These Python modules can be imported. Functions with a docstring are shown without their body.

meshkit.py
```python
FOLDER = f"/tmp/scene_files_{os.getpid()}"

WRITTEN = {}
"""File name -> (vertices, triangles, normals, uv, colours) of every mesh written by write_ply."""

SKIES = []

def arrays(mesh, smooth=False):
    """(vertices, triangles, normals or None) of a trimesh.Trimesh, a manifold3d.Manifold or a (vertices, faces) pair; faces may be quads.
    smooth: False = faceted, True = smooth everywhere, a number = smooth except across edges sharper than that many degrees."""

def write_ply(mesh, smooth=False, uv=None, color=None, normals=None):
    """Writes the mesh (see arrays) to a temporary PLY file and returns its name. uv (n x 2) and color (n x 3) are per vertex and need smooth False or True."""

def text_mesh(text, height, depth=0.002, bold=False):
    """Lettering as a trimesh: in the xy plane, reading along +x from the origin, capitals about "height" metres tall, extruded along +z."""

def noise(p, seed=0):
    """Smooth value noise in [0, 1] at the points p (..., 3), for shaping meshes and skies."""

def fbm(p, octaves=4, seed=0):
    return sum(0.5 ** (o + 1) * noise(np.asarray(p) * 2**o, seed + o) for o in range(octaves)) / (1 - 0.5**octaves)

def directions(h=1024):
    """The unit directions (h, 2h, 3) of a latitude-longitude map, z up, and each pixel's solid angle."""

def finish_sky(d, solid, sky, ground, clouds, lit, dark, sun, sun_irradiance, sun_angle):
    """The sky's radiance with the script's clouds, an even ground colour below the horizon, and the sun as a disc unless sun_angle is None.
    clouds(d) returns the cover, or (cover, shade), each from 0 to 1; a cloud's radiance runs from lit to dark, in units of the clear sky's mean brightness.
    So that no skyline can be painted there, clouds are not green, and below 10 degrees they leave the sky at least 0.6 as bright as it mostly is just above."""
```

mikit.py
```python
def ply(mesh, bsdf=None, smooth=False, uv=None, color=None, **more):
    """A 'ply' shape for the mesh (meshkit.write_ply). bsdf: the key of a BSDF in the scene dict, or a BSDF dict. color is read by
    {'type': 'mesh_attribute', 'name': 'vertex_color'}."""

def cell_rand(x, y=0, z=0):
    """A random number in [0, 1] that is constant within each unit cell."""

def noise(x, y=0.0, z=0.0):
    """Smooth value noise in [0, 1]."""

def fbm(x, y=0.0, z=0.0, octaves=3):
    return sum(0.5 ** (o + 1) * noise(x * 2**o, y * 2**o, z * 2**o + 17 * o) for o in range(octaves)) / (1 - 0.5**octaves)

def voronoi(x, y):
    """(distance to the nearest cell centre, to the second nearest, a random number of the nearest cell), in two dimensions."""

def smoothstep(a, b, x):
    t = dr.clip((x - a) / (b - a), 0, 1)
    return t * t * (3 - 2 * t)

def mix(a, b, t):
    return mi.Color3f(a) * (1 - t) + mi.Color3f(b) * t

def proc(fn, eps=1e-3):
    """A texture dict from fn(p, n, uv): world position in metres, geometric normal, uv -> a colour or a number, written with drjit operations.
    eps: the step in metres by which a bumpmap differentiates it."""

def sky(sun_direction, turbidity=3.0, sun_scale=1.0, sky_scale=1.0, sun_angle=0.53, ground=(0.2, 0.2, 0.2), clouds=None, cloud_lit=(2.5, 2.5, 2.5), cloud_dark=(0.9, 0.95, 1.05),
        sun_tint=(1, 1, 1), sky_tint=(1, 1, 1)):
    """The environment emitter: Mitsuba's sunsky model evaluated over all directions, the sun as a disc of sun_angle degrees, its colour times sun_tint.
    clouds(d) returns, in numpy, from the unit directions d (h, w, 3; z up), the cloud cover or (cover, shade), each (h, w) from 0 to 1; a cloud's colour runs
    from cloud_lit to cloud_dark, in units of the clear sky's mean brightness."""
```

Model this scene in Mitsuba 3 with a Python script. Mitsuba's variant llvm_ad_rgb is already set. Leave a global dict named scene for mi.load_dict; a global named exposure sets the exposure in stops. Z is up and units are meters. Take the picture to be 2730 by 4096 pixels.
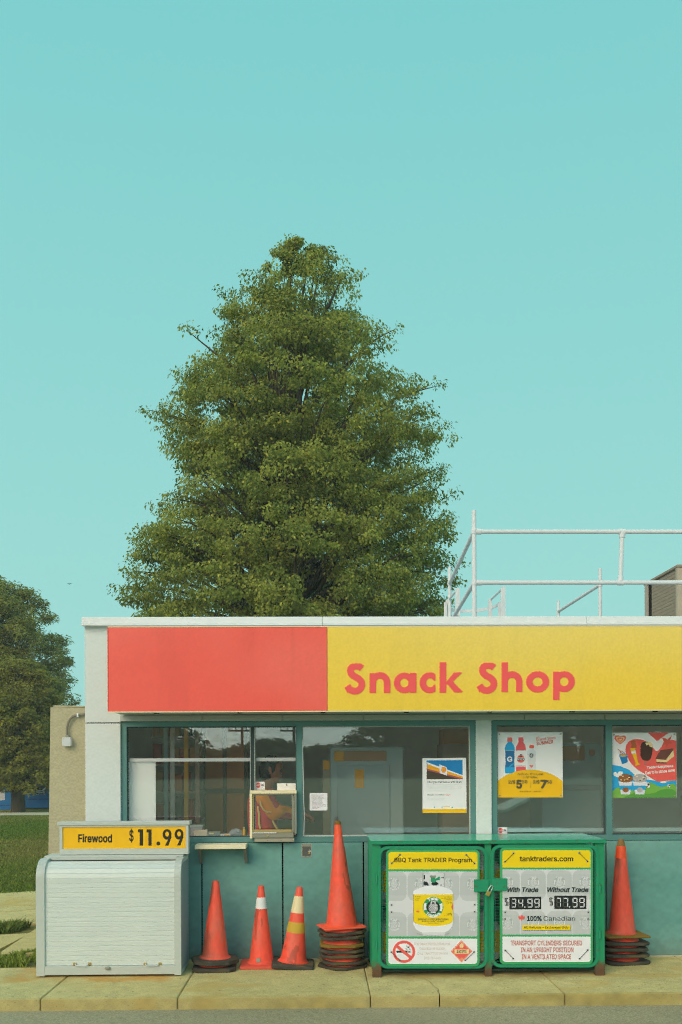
import math, random
import numpy as np, trimesh, shapely
import mitsuba as mi
import drjit as dr
import mikit, meshkit
import manifold3d as m3
from shapely import Polygon, Point, LineString, MultiPolygon, box as sbox, affinity, unary_union
from shapely.geometry.polygon import orient

T = mi.ScalarTransform4f
scene, labels = {}, {}
# ------------------------------------------------------------------ camera, sky, sun, exposure
F, VX, VY, H = 3990.0, 1365.0, 3060.0, 1.72          # 35 mm-equivalent lens, shifted up, eye 1.72 m above the pavement
YAW, ROLL = math.radians(1.2), 0.0046
FWD = np.array([math.sin(YAW), math.cos(YAW), 0.0])
RT0 = np.array([math.cos(YAW), -math.sin(YAW), 0.0])
UP0 = np.array([0.0, 0.0, 1.0])
RT = RT0 * math.cos(ROLL) - UP0 * math.sin(ROLL)
UP = UP0 * math.cos(ROLL) + RT0 * math.sin(ROLL)
scene['camera'] = {'type': 'perspective', 'fov': 2 * math.degrees(math.atan(1365 / F)), 'fov_axis': 'x',
                   'near_clip': 0.05, 'far_clip': 3000.0,
                   'principal_point_offset_x': 0.0, 'principal_point_offset_y': -(VY - 2048) / 4096,
                   'to_world': T().look_at(origin=[0, 0, H], target=[FWD[0], FWD[1], H], up=UP.tolist())}


SUN = np.array([-0.42, -0.74, 0.47])


def veil(d):
    e = d[..., 2]
    near = np.clip(d @ (SUN / np.linalg.norm(SUN)), 0, 1)      # the veil thins towards the sun, whose own glow shows there
    return 1 - 0.8 * near ** 2, np.clip((e - 0.10) / 0.5, 0, 1)


scene['sky'] = mikit.sky(SUN, turbidity=3, sun_scale=0.155, sun_angle=40, sun_tint=(1.0, 0.96, 0.83),
                         clouds=veil, cloud_lit=(0.52, 1.08, 1.01), cloud_dark=(0.31, 0.915, 0.92), ground=(0.25, 0.23, 0.17))
exposure = 3.1

# ------------------------------------------------------------------ helpers
rng = np.random.default_rng(7)


def P(px, py, y):
    """World (x, z) on the upright plane y of what the photograph shows at this pixel (used to take measurements)."""
    a, b = (np.asarray(px, float) - VX) / F, (np.asarray(py, float) - VY) / F
    dx, dy, dz = (FWD[k] + RT[k] * a - UP[k] * b for k in range(3))
    return y * dx / dy, H + y * dz / dy


def PX(px, y, py=3060):
    return float(P(px, py, y)[0])


def PZ(py, y, px=1365):
    return float(P(px, py, y)[1])


def GR(px, py, z=0.0):
    a, b = (px - VX) / F, (py - VY) / F
    d = FWD + RT * a - UP * b
    t = (z - H) / d[2]
    return t * d[0], t * d[1]


def lin(c):
    c = np.asarray(c, float) / 255
    return np.where(c <= 0.04045, c / 12.92, ((c + 0.055) / 1.055) ** 2.4)


def alb(c, k=1.0):
    return np.clip(lin(c) * k / np.array([0.90, 0.98, 0.82]), 0.004, 0.88).tolist()


def rgb(c):
    return {'type': 'rgb', 'value': [float(x) for x in c]}


def M(name, c, rough=0.6, metal=0.0, spec=0.25, raw=False, k=1.0, **more):
    base = c if isinstance(c, dict) else rgb(c if raw else alb(c, k))
    scene['m_' + name] = {'type': 'twosided', 'b': {'type': 'principled', 'base_color': base, 'roughness': rough, 'metallic': metal, 'specular': spec, **more}}
    return 'm_' + name


def obj(name, mesh, mat, parent=None, smooth=False, label=None, cat=None, group=None, kind=None, **kw):
    key = name if parent is None else parent + '__' + name
    if key in scene:
        n = 1
        while f'{key}_{n:03d}' in scene:
            n += 1
        key = f'{key}_{n:03d}'
    scene[key] = mikit.ply(mesh, mat, smooth=smooth, **kw) if not isinstance(mesh, dict) else mesh
    if label or cat or group or kind:
        tag(key, label, cat, group, kind)
    return key


USED = {}


def thing(name, label, cat, group=None):
    n = USED.get(name, 0)
    USED[name] = n + 1
    key = name if n == 0 else f'{name}_{n:03d}'
    tag(key, label, cat, group)
    return key


def tag(key, label=None, cat=None, group=None, kind=None):
    labels[key] = {k: v for k, v in dict(label=label, category=cat, group=group, kind=kind).items() if v}


def bx(x0, x1, y0, y1, z0, z1, ch=0.0):
    if ch <= 0:
        m = trimesh.creation.box(extents=[x1 - x0, y1 - y0, z1 - z0])
        m.apply_translation([(x0 + x1) / 2, (y0 + y1) / 2, (z0 + z1) / 2])
        return m
    c, hs = np.array([(x0 + x1) / 2, (y0 + y1) / 2, (z0 + z1) / 2]), np.array([x1 - x0, y1 - y0, z1 - z0]) / 2
    pts = []
    for s in np.ndindex(2, 2, 2):
        sg = np.array(s) * 2 - 1
        for k in range(3):
            e = hs.copy() - ch
            e[k] = hs[k]
            pts.append(c + sg * e)
    return trimesh.convex.convex_hull(np.array(pts))


def cat(ms):
    return trimesh.util.concatenate(ms)


def polys(g):
    if g.is_empty:
        return []
    return [p for p in getattr(g, 'geoms', [g]) if p.geom_type == 'Polygon' and p.area > 1e-9]


def ext(g, y, t, back=False):
    """Shapely shape in (x, z) as a plate whose back lies on the plane y and whose face is t nearer to the street."""
    out = []
    for p in polys(g):
        p = orient(p, 1.0)
        m = trimesh.creation.extrude_polygon(p, t, engine='earcut')
        v, f = np.array(m.vertices), np.array(m.faces)
        if not back:
            f = f[~(v[f][:, :, 2] < 1e-9).all(1)]
        out.append(trimesh.Trimesh(np.c_[v[:, 0], y - v[:, 2], v[:, 1]], f, process=False))
    return cat(out)


def W(g, y):
    """Shape drawn in photograph pixels (y down) -> shape in metres on the plane y."""
    return shapely.transform(g, lambda a: np.stack(P(a[:, 0], a[:, 1], y), 1)).buffer(0)


def rr(x0, y0, x1, y1, r):
    return sbox(x0 + r, y0 + r, x1 - r, y1 - r).buffer(r, quad_segs=6)


def tube(pts, r, n=8, closed=False, caps=True):
    p = np.asarray(pts, float)
    r = np.broadcast_to(np.asarray(r, float), (len(p),))
    t = np.gradient(p, axis=0)
    if closed:
        t = np.roll(p, -1, 0) - np.roll(p, 1, 0)
    t /= np.linalg.norm(t, axis=1, keepdims=True) + 1e-12
    a = np.cross(t[0], [0, 0, 1.0] if abs(t[0][2]) < 0.9 else [1.0, 0, 0])
    A = []
    for k in range(len(p)):
        a = a - t[k] * (a @ t[k])
        a = a / (np.linalg.norm(a) + 1e-12)
        A.append(a)
    A = np.array(A)
    B = np.cross(t, A)
    ang = np.arange(n) * 2 * np.pi / n
    v = p[:, None] + r[:, None, None] * (np.cos(ang)[None, :, None] * A[:, None] + np.sin(ang)[None, :, None] * B[:, None])
    rings = len(p)
    v = v.reshape(-1, 3)
    f = []
    for i in range(rings if closed else rings - 1):
        for j in range(n):
            q = [i * n + j, i * n + (j + 1) % n, ((i + 1) % rings) * n + (j + 1) % n, ((i + 1) % rings) * n + j]
            f += [[q[0], q[1], q[2]], [q[0], q[2], q[3]]]
    if caps and not closed:
        c = len(v)
        v = np.vstack([v, p[0], p[-1]])
        for j in range(n):
            f.append([c, (j + 1) % n, j])
            o = (rings - 1) * n
            f.append([c + 1, o + j, o + (j + 1) % n])
    return trimesh.Trimesh(v, f, process=False)


def seg(a, b, r, n=8):
    a, b = np.asarray(a, float), np.asarray(b, float)
    return tube([a, (a + b) / 2, b], r, n)


def lathe(prof, n=28, c=(0, 0, 0)):
    pr = np.asarray(prof, float)
    ang = np.arange(n) * 2 * np.pi / n
    v = np.stack([pr[:, None, 0] * np.cos(ang), pr[:, None, 0] * np.sin(ang), np.broadcast_to(pr[:, None, 1], (len(pr), n))], -1).reshape(-1, 3) + np.asarray(c, float)
    f = []
    for i in range(len(pr) - 1):
        for j in range(n):
            a, b, cc, d = i * n + j, i * n + (j + 1) % n, (i + 1) * n + (j + 1) % n, (i + 1) * n + j
            f += [[a, b, cc], [a, cc, d]]
    return trimesh.Trimesh(v, f, process=False)


def bezier(pts, n=16):
    p = np.asarray(pts, float)
    for _ in range(3):
        q = np.empty((2 * len(p) - 2, p.shape[1]))
        q[0::2] = p[:-1] * 0.75 + p[1:] * 0.25
        q[1::2] = p[:-1] * 0.25 + p[1:] * 0.75
        p = np.vstack([p[:1], q, p[-1:]])
    return p


_TX = {}


def tpoly(s, w=0.0, bold=False):
    """Flat lettering: capitals 1 high, baseline at 0; w thickens the strokes."""
    k = (s, w, bold)
    if k not in _TX:
        m = meshkit.text_mesh(s, 1.0, 0.01, bold)
        v = np.array(m.vertices)
        tr = v[m.faces]
        top = (tr[:, :, 2] > 0.009).all(1)
        g = unary_union([Polygon(t[:, :2]).buffer(1e-4) for t in tr[top]])
        _TX[k] = g.buffer(w).simplify(0.012) if w else g.simplify(0.012)
    return _TX[k]


def txt(s, x0, x1, base, capy, w=0.0, ital=0.0, bold=False):
    """Lettering in photograph pixels, fitted between x0 and x1, its capitals from base up to capy."""
    g = tpoly(s, w, bold)
    if ital:
        g = affinity.affine_transform(g, [1, ital, 0, 1, 0, 0])
    a0, _, a1, _ = g.bounds
    sx, sy = (x1 - x0) / (a1 - a0), (base - capy)
    return affinity.affine_transform(g, [sx, 0, 0, -sy, x0 - a0 * sx, base])


def arc_txt(s, cx, cy, r, a0, a1, cap, w=0.04, inward=False):
    """Lettering along an arc of radius r (pixels, y down), angles in degrees counted clockwise from the top."""
    g = tpoly(s, w).segmentize(0.25)
    b0, _, b1, _ = g.bounds

    def f(a):
        u = (a[:, 0] - b0) / (b1 - b0)
        th = np.radians(a0 + (a1 - a0) * u)
        q = r + a[:, 1] * cap * (-1 if inward else 1)
        return np.stack([cx + q * np.sin(th), cy - q * np.cos(th)], 1)
    return shapely.transform(g, f).buffer(0)


def hull_chain(bones, seg_n=14):
    parts = []
    for (a, ra), (b, rb) in bones:
        s = [m3.Manifold.sphere(r, seg_n).translate([float(x) for x in c]) for c, r in ((a, ra), (b, rb))]
        parts.append(m3.Manifold.batch_hull(s))
    return m3.Manifold.batch_boolean(parts, m3.OpType.Add)


def smoothed(man, L=0.02, it=8):
    m = man.refine_to_length(L).to_mesh()
    t = trimesh.Trimesh(m.vert_properties[:, :3], m.tri_verts, process=True)
    trimesh.smoothing.filter_taubin(t, iterations=it)
    return t


def rect_px(x0, y0, x1, y1, yf, depth, ch=0.0):
    """A box whose street face fills this pixel rectangle on the plane yf."""
    xm, ym = (x0 + x1) / 2, (y0 + y1) / 2
    return bx(PX(x0, yf, ym), PX(x1, yf, ym), yf, yf + depth, PZ(y1, yf, xm), PZ(y0, yf, xm), ch)


def layer(parent, name, g, y, k, mat, label=None, unit=0.0009):
    """One flat print: the pixel shape g on the face y, k units proud of it."""
    return obj(name, ext(W(g, y), y, k * unit), mat, parent, label=label)


# ------------------------------------------------------------------ materials
def p_concrete(p, n, uv):
    f1 = mikit.fbm(p.x * 1.1, p.y * 1.1 + 3, p.z, 4)
    f2 = mikit.fbm(p.x * 14, p.y * 14, p.z * 14, 3)
    sp = mikit.noise(p.x * 170, p.y * 170, p.z * 170)
    c = mikit.mix((0.405, 0.318, 0.128), (0.52, 0.425, 0.195), f1)
    c = c * (0.68 + 0.32 * f2 + 0.34 * sp)
    # rust washed out from under the box, yellow drip stains, and the worn kerb face
    dx = dr.maximum(dr.abs(p.x + 1.90) - 0.60, 0)
    dy = dr.maximum(dr.abs(p.y - 8.34) - 0.26, 0)
    d = dr.sqrt(dx * dx + dy * dy)
    st = (1 - mikit.smoothstep(0.0, 0.16, d + 0.10 * (f2 - 0.5))) * mikit.smoothstep(0.28, 0.62, mikit.fbm(p.x * 5, p.y * 3, 0, 3))
    ex = dr.maximum(dr.abs(p.x - 1.2) - 0.98, 0)
    ey = dr.maximum(dr.abs(p.y - 8.4) - 0.32, 0)
    st2 = (1 - mikit.smoothstep(0.0, 0.25, dr.sqrt(ex * ex + ey * ey) + 0.2 * (f2 - 0.5))) * mikit.smoothstep(0.35, 0.7, mikit.fbm(p.x * 4 + 9, p.y * 3, 0, 3))
    blot = mikit.smoothstep(0.63, 0.75, mikit.fbm(p.x * 2.3 + 40, p.y * 4.1, 0, 3))
    c = mikit.mix(c, mi.Color3f(0.48, 0.215, 0.035), 0.75 * st)
    c = mikit.mix(c, mi.Color3f(0.30, 0.19, 0.06), 0.55 * st2)
    c = mikit.mix(c, mi.Color3f(0.46, 0.29, 0.07), 0.45 * blot)
    kerb = mikit.smoothstep(7.475, 7.435, p.y)
    kb = mikit.smoothstep(0.3, 0.75, mikit.fbm(p.x * 1.7, p.z * 6, 2, 3))
    c = mikit.mix(c, mi.Color3f(0.36, 0.26, 0.07) * (0.6 + 0.7 * f2), kerb * (0.22 + 0.45 * kb))
    pit = mikit.smoothstep(0.84, 0.92, mikit.noise(p.x * 75, p.y * 45, p.z * 75)) * mikit.smoothstep(0.45, 0.65, f1)
    d1, d2, cr = mikit.voronoi(p.x * 7.0, p.y * 7.0)
    gum = mikit.smoothstep(0.085, 0.05, d1) * mikit.smoothstep(0.80, 0.85, cr)
    return c * (1 - 0.3 * pit) * (1 - 0.45 * gum)


def p_asphalt(p, n, uv):
    f1 = mikit.fbm(p.x * 0.7, p.y * 1.5, 0, 4)
    v = mikit.noise(p.x * 90, p.y * 90)
    w = mikit.noise(p.x * 210 + 7, p.y * 210)
    c = mikit.mix((0.235, 0.20, 0.122), (0.345, 0.295, 0.188), f1)
    return c * (0.6 + 0.45 * v + 0.4 * w)


def p_white(p, n, uv):
    f = mikit.fbm(p.x * 60, p.y * 60, p.z * 60, 2)
    g = mikit.fbm(p.x * 2.1, p.y * 2, p.z * 0.8, 3)
    return mi.Color3f(0.66, 0.68, 0.675) * (0.88 + 0.11 * f + 0.08 * g)


def p_tan(p, n, uv):
    f = mikit.fbm(p.x * 70, p.y * 70, p.z * 70, 2)
    g = mikit.fbm(p.x * 2.5, p.y * 2, p.z * 0.7, 4)
    return mikit.mix((0.39, 0.34, 0.22), (0.49, 0.44, 0.29), g) * (0.82 + 0.3 * f)


def p_panel(p, n, uv):
    g = mikit.fbm(p.x * 1.3, p.y, p.z * 1.6, 4)
    h = mikit.fbm(p.x * 22, p.y * 22, p.z * 22, 3)
    sc = mikit.smoothstep(0.72, 0.80, mikit.fbm(p.x * 3, p.y, p.z * 26, 3))
    low = mikit.smoothstep(0.22, 0.0, p.z + 0.12 * (h - 0.5))
    c = mikit.mix((0.105, 0.288, 0.268), (0.172, 0.352, 0.324), mikit.smoothstep(0.2, 0.8, g)) * (0.86 + 0.26 * h)
    c = mikit.mix(c, mi.Color3f(0.22, 0.36, 0.29), 0.25 * sc)
    return mikit.mix(c, mi.Color3f(0.16, 0.13, 0.08), 0.35 * low)


def p_lawn(p, n, uv):
    g = mikit.fbm(p.x * 0.5, p.y * 0.35, 0, 4)
    h = mikit.fbm(p.x * 9, p.y * 9, 0, 3)
    c = mikit.mix((0.085, 0.115, 0.022), (0.18, 0.145, 0.05), mikit.smoothstep(0.35, 0.75, g))
    return c * (0.6 + 0.8 * h)


def p_conedirt(p, n, uv):
    f = mikit.fbm(p.x * 11, p.y * 11, p.z * 5, 4)
    g = mikit.fbm(p.x * 30, p.y * 30, p.z * 14, 3)
    low = mikit.smoothstep(0.62, 0.05, p.z)
    c = mikit.mix((0.86, 0.088, 0.048), (0.66, 0.14, 0.09), mikit.smoothstep(0.35, 0.7, f) * (0.4 + 0.6 * low))
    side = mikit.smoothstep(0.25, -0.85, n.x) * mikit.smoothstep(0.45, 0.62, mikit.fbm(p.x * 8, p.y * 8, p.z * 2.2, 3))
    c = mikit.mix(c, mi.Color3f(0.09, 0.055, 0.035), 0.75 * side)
    return c * (0.85 + 0.3 * g)


def p_rust(p, n, uv):
    f = mikit.fbm(p.x * 35, p.y * 35, p.z * 30, 3)
    r = mikit.smoothstep(0.15, 0.05, p.z + 0.10 * (f - 0.5))
    return mikit.mix((0.010, 0.245, 0.105), mikit.mix((0.16, 0.065, 0.03), (0.07, 0.04, 0.02), f), r)


def p_rubber(p, n, uv):
    f = mikit.fbm(p.x * 18, p.y * 18, p.z * 18, 3)
    g = mikit.smoothstep(0.5, 0.7, mikit.fbm(p.x * 6, p.y * 6, p.z * 14, 3))
    return mikit.mix(mikit.mix((0.026, 0.022, 0.018), (0.085, 0.072, 0.055), f), (0.22, 0.15, 0.05), 0.35 * g)


def p_bark(p, n, uv):
    f = mikit.fbm(p.x * 9, p.y * 9, p.z * 2.2, 4)
    return mikit.mix((0.03, 0.024, 0.016), (0.11, 0.085, 0.055), f)


def p_alu(p, n, uv):
    f = mikit.fbm(p.x * 1.5, p.y * 40, p.z * 90, 3)
    g = mikit.fbm(p.x * 3, p.y * 3, p.z * 1.3, 3)
    return mi.Color3f(0.60, 0.63, 0.60) * (0.88 + 0.10 * f + 0.1 * g)


def p_brown(p, n, uv):
    f = mikit.fbm(p.x * 2, p.y * 2, p.z * 2, 3)
    lo = mikit.smoothstep(0.45, 0.55, mikit.cell_rand(p.x * 3.1, 0, p.z * 4))
    return mikit.mix((0.12, 0.075, 0.035), (0.22, 0.14, 0.06), f) * (0.7 + 0.5 * lo)


def p_green(p, n, uv):
    f = mikit.fbm(p.x * 6, p.y * 6, p.z * 4, 3)
    chip = mikit.smoothstep(0.70, 0.74, mikit.fbm(p.x * 38, p.y * 38, p.z * 38, 2))
    c = mikit.mix((0.004, 0.225, 0.105), (0.012, 0.275, 0.135), f)
    return mikit.mix(c, mi.Color3f(0.10, 0.07, 0.035), 0.55 * chip)


def scuffed(p, clean, worn, amount):
    f = mikit.fbm(p.x * 13, p.y * 13, p.z * 4, 3)
    g = mikit.fbm(p.x * 42, p.y * 42, p.z * 24, 2)
    mark = mikit.smoothstep(0.66, 0.72, mikit.fbm(p.x * 9 + 5, p.y * 9, p.z * 3.2 + 3 * f, 3))
    c = mikit.mix(clean, worn, mikit.smoothstep(0.35, 0.75, f) * amount) * (0.88 + 0.24 * g)
    return mikit.mix(c, mi.Color3f(0.16, 0.05, 0.03), 0.55 * mark * amount)


def p_cone_a(p, n, uv):
    return scuffed(p, (0.88, 0.088, 0.022), (0.84, 0.115, 0.045), 0.35)


def p_cone_b(p, n, uv):
    return scuffed(p, (0.88, 0.086, 0.044), (0.74, 0.12, 0.075), 0.8)


def p_signred(p, n, uv):
    g = mikit.fbm(p.x * 0.9, p.z * 1.6, 1, 3)
    h = mikit.fbm(p.x * 75, p.z * 75, 3, 2)
    st = mikit.smoothstep(0.58, 0.8, mikit.fbm(p.x * 9, p.z * 0.7, 5, 3))
    c = mikit.mix((0.86, 0.088, 0.060), (0.86, 0.118, 0.085), mikit.smoothstep(0.3, 0.7, g))
    return c * (0.95 + 0.10 * h) * (1 - 0.06 * st)


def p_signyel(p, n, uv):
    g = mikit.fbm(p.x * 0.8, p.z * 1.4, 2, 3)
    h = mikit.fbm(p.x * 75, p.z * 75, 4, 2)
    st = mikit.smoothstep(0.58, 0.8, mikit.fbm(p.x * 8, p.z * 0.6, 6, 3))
    painted_glare = mikit.smoothstep(2.25, 2.95, p.z + 0.25 * (g - 0.5)) * mikit.smoothstep(-1.0, 2.5, p.x + g)  # glare painted into the colour: paler yellow towards the top right
    c = mikit.mix((0.85, 0.550, 0.040), (0.84, 0.605, 0.125), painted_glare)
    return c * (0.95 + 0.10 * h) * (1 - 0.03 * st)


def proc_mat(name, fn, rough=0.8, bump=None, spec=0.4):
    b = {'type': 'principled', 'base_color': mikit.proc(fn), 'roughness': rough, 'specular': spec}
    if bump:
        b = {'type': 'bumpmap', 'arbitrary': mikit.proc(bump[0], eps=bump[2]), 'scale': bump[1], 'b': b}
    scene['m_' + name] = {'type': 'twosided', 'b': b}
    return 'm_' + name


def b_grain(p, n, uv):
    return mikit.fbm(p.x * 55, p.y * 55, p.z * 55, 3)


CONC = proc_mat('concrete', p_concrete, 0.9, (b_grain, 0.006, 0.003))
ASPH = proc_mat('asphalt', p_asphalt, 0.9, (b_grain, 0.012, 0.003))
WHITE = proc_mat('white_stucco', p_white, 0.85, (b_grain, 0.004, 0.003))
TAN = proc_mat('tan_stucco', p_tan, 0.9, (b_grain, 0.006, 0.003))
PANEL = proc_mat('teal_panel', p_panel, 0.45)
LAWN = proc_mat('lawn', p_lawn, 0.95)
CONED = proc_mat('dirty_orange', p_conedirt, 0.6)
RUST = proc_mat('rusty_green', p_rust, 0.55)
RUBBER = proc_mat('rubber', p_rubber, 0.8)
BARK = proc_mat('bark', p_bark, 0.9)
ALU = proc_mat('brushed', p_alu, 0.42, None, 0.6)
BROWN = proc_mat('shop_goods', p_brown, 0.8)

COPING = M('coping', (214, 221, 205), 0.6)
TRIMM = M('trim', (172, 180, 162), 0.6)
SOFF = M('soffit', (166, 172, 152), 0.7)
DARK = M('dark', (24, 26, 24), 0.7)
FRAME = M('frame', (84, 130, 118), 0.4)
FRAMED = M('frame_dark', (52, 66, 62), 0.4)
ALUM = M('alu_trim', (178, 188, 168), 0.45)
SIGNRED = proc_mat('sign_red', p_signred, 0.42)
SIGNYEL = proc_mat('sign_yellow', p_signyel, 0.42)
LETRED = M('letter_red', (232, 88, 80), 0.4)
FWYEL = M('firewood_yellow', (234, 180, 2), 0.45)
BLACK = M('black_print', (40, 38, 24), 0.5)
INK = M('ink', (26, 44, 42), 0.6)
GREEN = proc_mat('cage_green', p_green, 0.45)
GREENR = M('cage_roof', (14, 148, 100), 0.13, spec=0.9)
GREEND = M('cage_wire', (16, 112, 84), 0.5)
BORDER = M('border_green', (62, 158, 92), 0.45)
PYEL = M('print_yellow', (236, 202, 8), 0.45)
PWHITE = M('print_white', (222, 226, 214), 0.45)
PGREY = M('print_grey', (186, 192, 180), 0.5)
PGREY2 = M('print_grey_dark', (164, 172, 160), 0.5)
PGREY3 = M('print_grey_light', (204, 209, 198), 0.5)
PRED = M('print_red', (222, 92, 78), 0.5)
PBROWN = M('print_redbrown', (182, 108, 92), 0.55)
PTAN = M('print_tan', (182, 158, 122), 0.55)
PBLACK = M('print_black', (26, 30, 28), 0.45)
ORANGE = proc_mat('cone_orange', p_cone_a, 0.5)
ORANGE2 = proc_mat('cone_orange_red', p_cone_b, 0.52)
COLLW = M('collar_white', (216, 222, 206), 0.35)
COLLY = M('collar_yellow', (218, 206, 152), 0.5)
COLLY2 = M('collar_worn', (190, 160, 52), 0.6)
MUDDY = M('muddy_yellow', (122, 100, 38), 0.85)
RAILW = M('rail_white', (206, 214, 200), 0.55)
CREAM = M('cream_metal', (222, 216, 168), 0.45)
GREYM = M('grey_metal', (138, 140, 116), 0.4, 0.2)
GREYL = M('grey_light', (186, 196, 184), 0.5)
BRASS = M('brass', (206, 178, 92), 0.3, 0.8)
STEEL = M('steel', (200, 204, 196), 0.25, 0.9)
HVAC = M('hvac', (146, 136, 110), 0.7)
HVACD = M('hvac_dark', (66, 62, 54), 0.7)
BLUE = M('bin_blue', (6, 100, 146), 0.5)
PBLUE = M('print_blue', (40, 158, 200), 0.4)
PBLUE2 = M('print_deep_blue', (28, 124, 176), 0.4)
PGREEN = M('print_green', (112, 172, 66), 0.45)
PGREEN2 = M('print_green_dark', (84, 150, 60), 0.45)
POSTY = M('poster_amber', (240, 182, 16), 0.35)
PORANGE = M('print_orange', (226, 108, 50), 0.45)
PCHOC = M('print_chocolate', (70, 46, 34), 0.4)
PCHOC2 = M('print_cocoa', (110, 68, 54), 0.45)
PCREAM = M('print_cream', (226, 204, 142), 0.45)
SKIN = M('skin', (158, 104, 74), 0.6)
HAIR = M('hair', (18, 16, 15), 0.5)
SHIRTR = M('shirt_red', (196, 50, 58), 0.85)
SHIRTO = M('shirt_orange', (232, 140, 22), 0.85)
PIPING = M('piping', (216, 200, 112), 0.8)
NAVY = M('navy', (30, 32, 44), 0.9)
INWALL = M('shop_wall', (222, 232, 206), 0.9)
INDARK = M('shop_dark', (160, 144, 116), 0.9)
INGREY = M('shop_grey', (150, 158, 148), 0.6)
CYLW = M('cylinder_white', (216, 220, 206), 0.4)
scene['m_glass'] = {'type': 'thindielectric', 'int_ior': 2.1, 'ext_ior': 1.0}
scene['m_acrylic'] = {'type': 'thindielectric', 'int_ior': 1.5, 'ext_ior': 1.0}
scene['m_leaf'] = {'type': 'principledthin', 'base_color': {'type': 'mesh_attribute', 'name': 'vertex_color'}, 'roughness': 0.5, 'diff_trans': 1.0, 'spec_trans': 0.0, 'eta': 1.4}
scene['m_blade'] = {'type': 'twosided', 'b': {'type': 'diffuse', 'reflectance': {'type': 'mesh_attribute', 'name': 'vertex_color'}}}

# ================================================================== ground, road, pavement
def sheet(x0, x1, y0, y1, z):
    return trimesh.Trimesh([[x0, y0, z], [x1, y0, z], [x1, y1, z], [x0, y1, z]], [[0, 1, 2], [0, 2, 3]], process=False)


obj('ground', sheet(-250, 250, 7.6, 250, -0.03), LAWN, kind='structure', label='mown grass ground around the shop, dry and brown in patches')
obj('asphalt_road', sheet(-250, 250, -250, 7.60, -0.09), ASPH, kind='structure', label='grey asphalt forecourt along the foot of the kerb')

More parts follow.
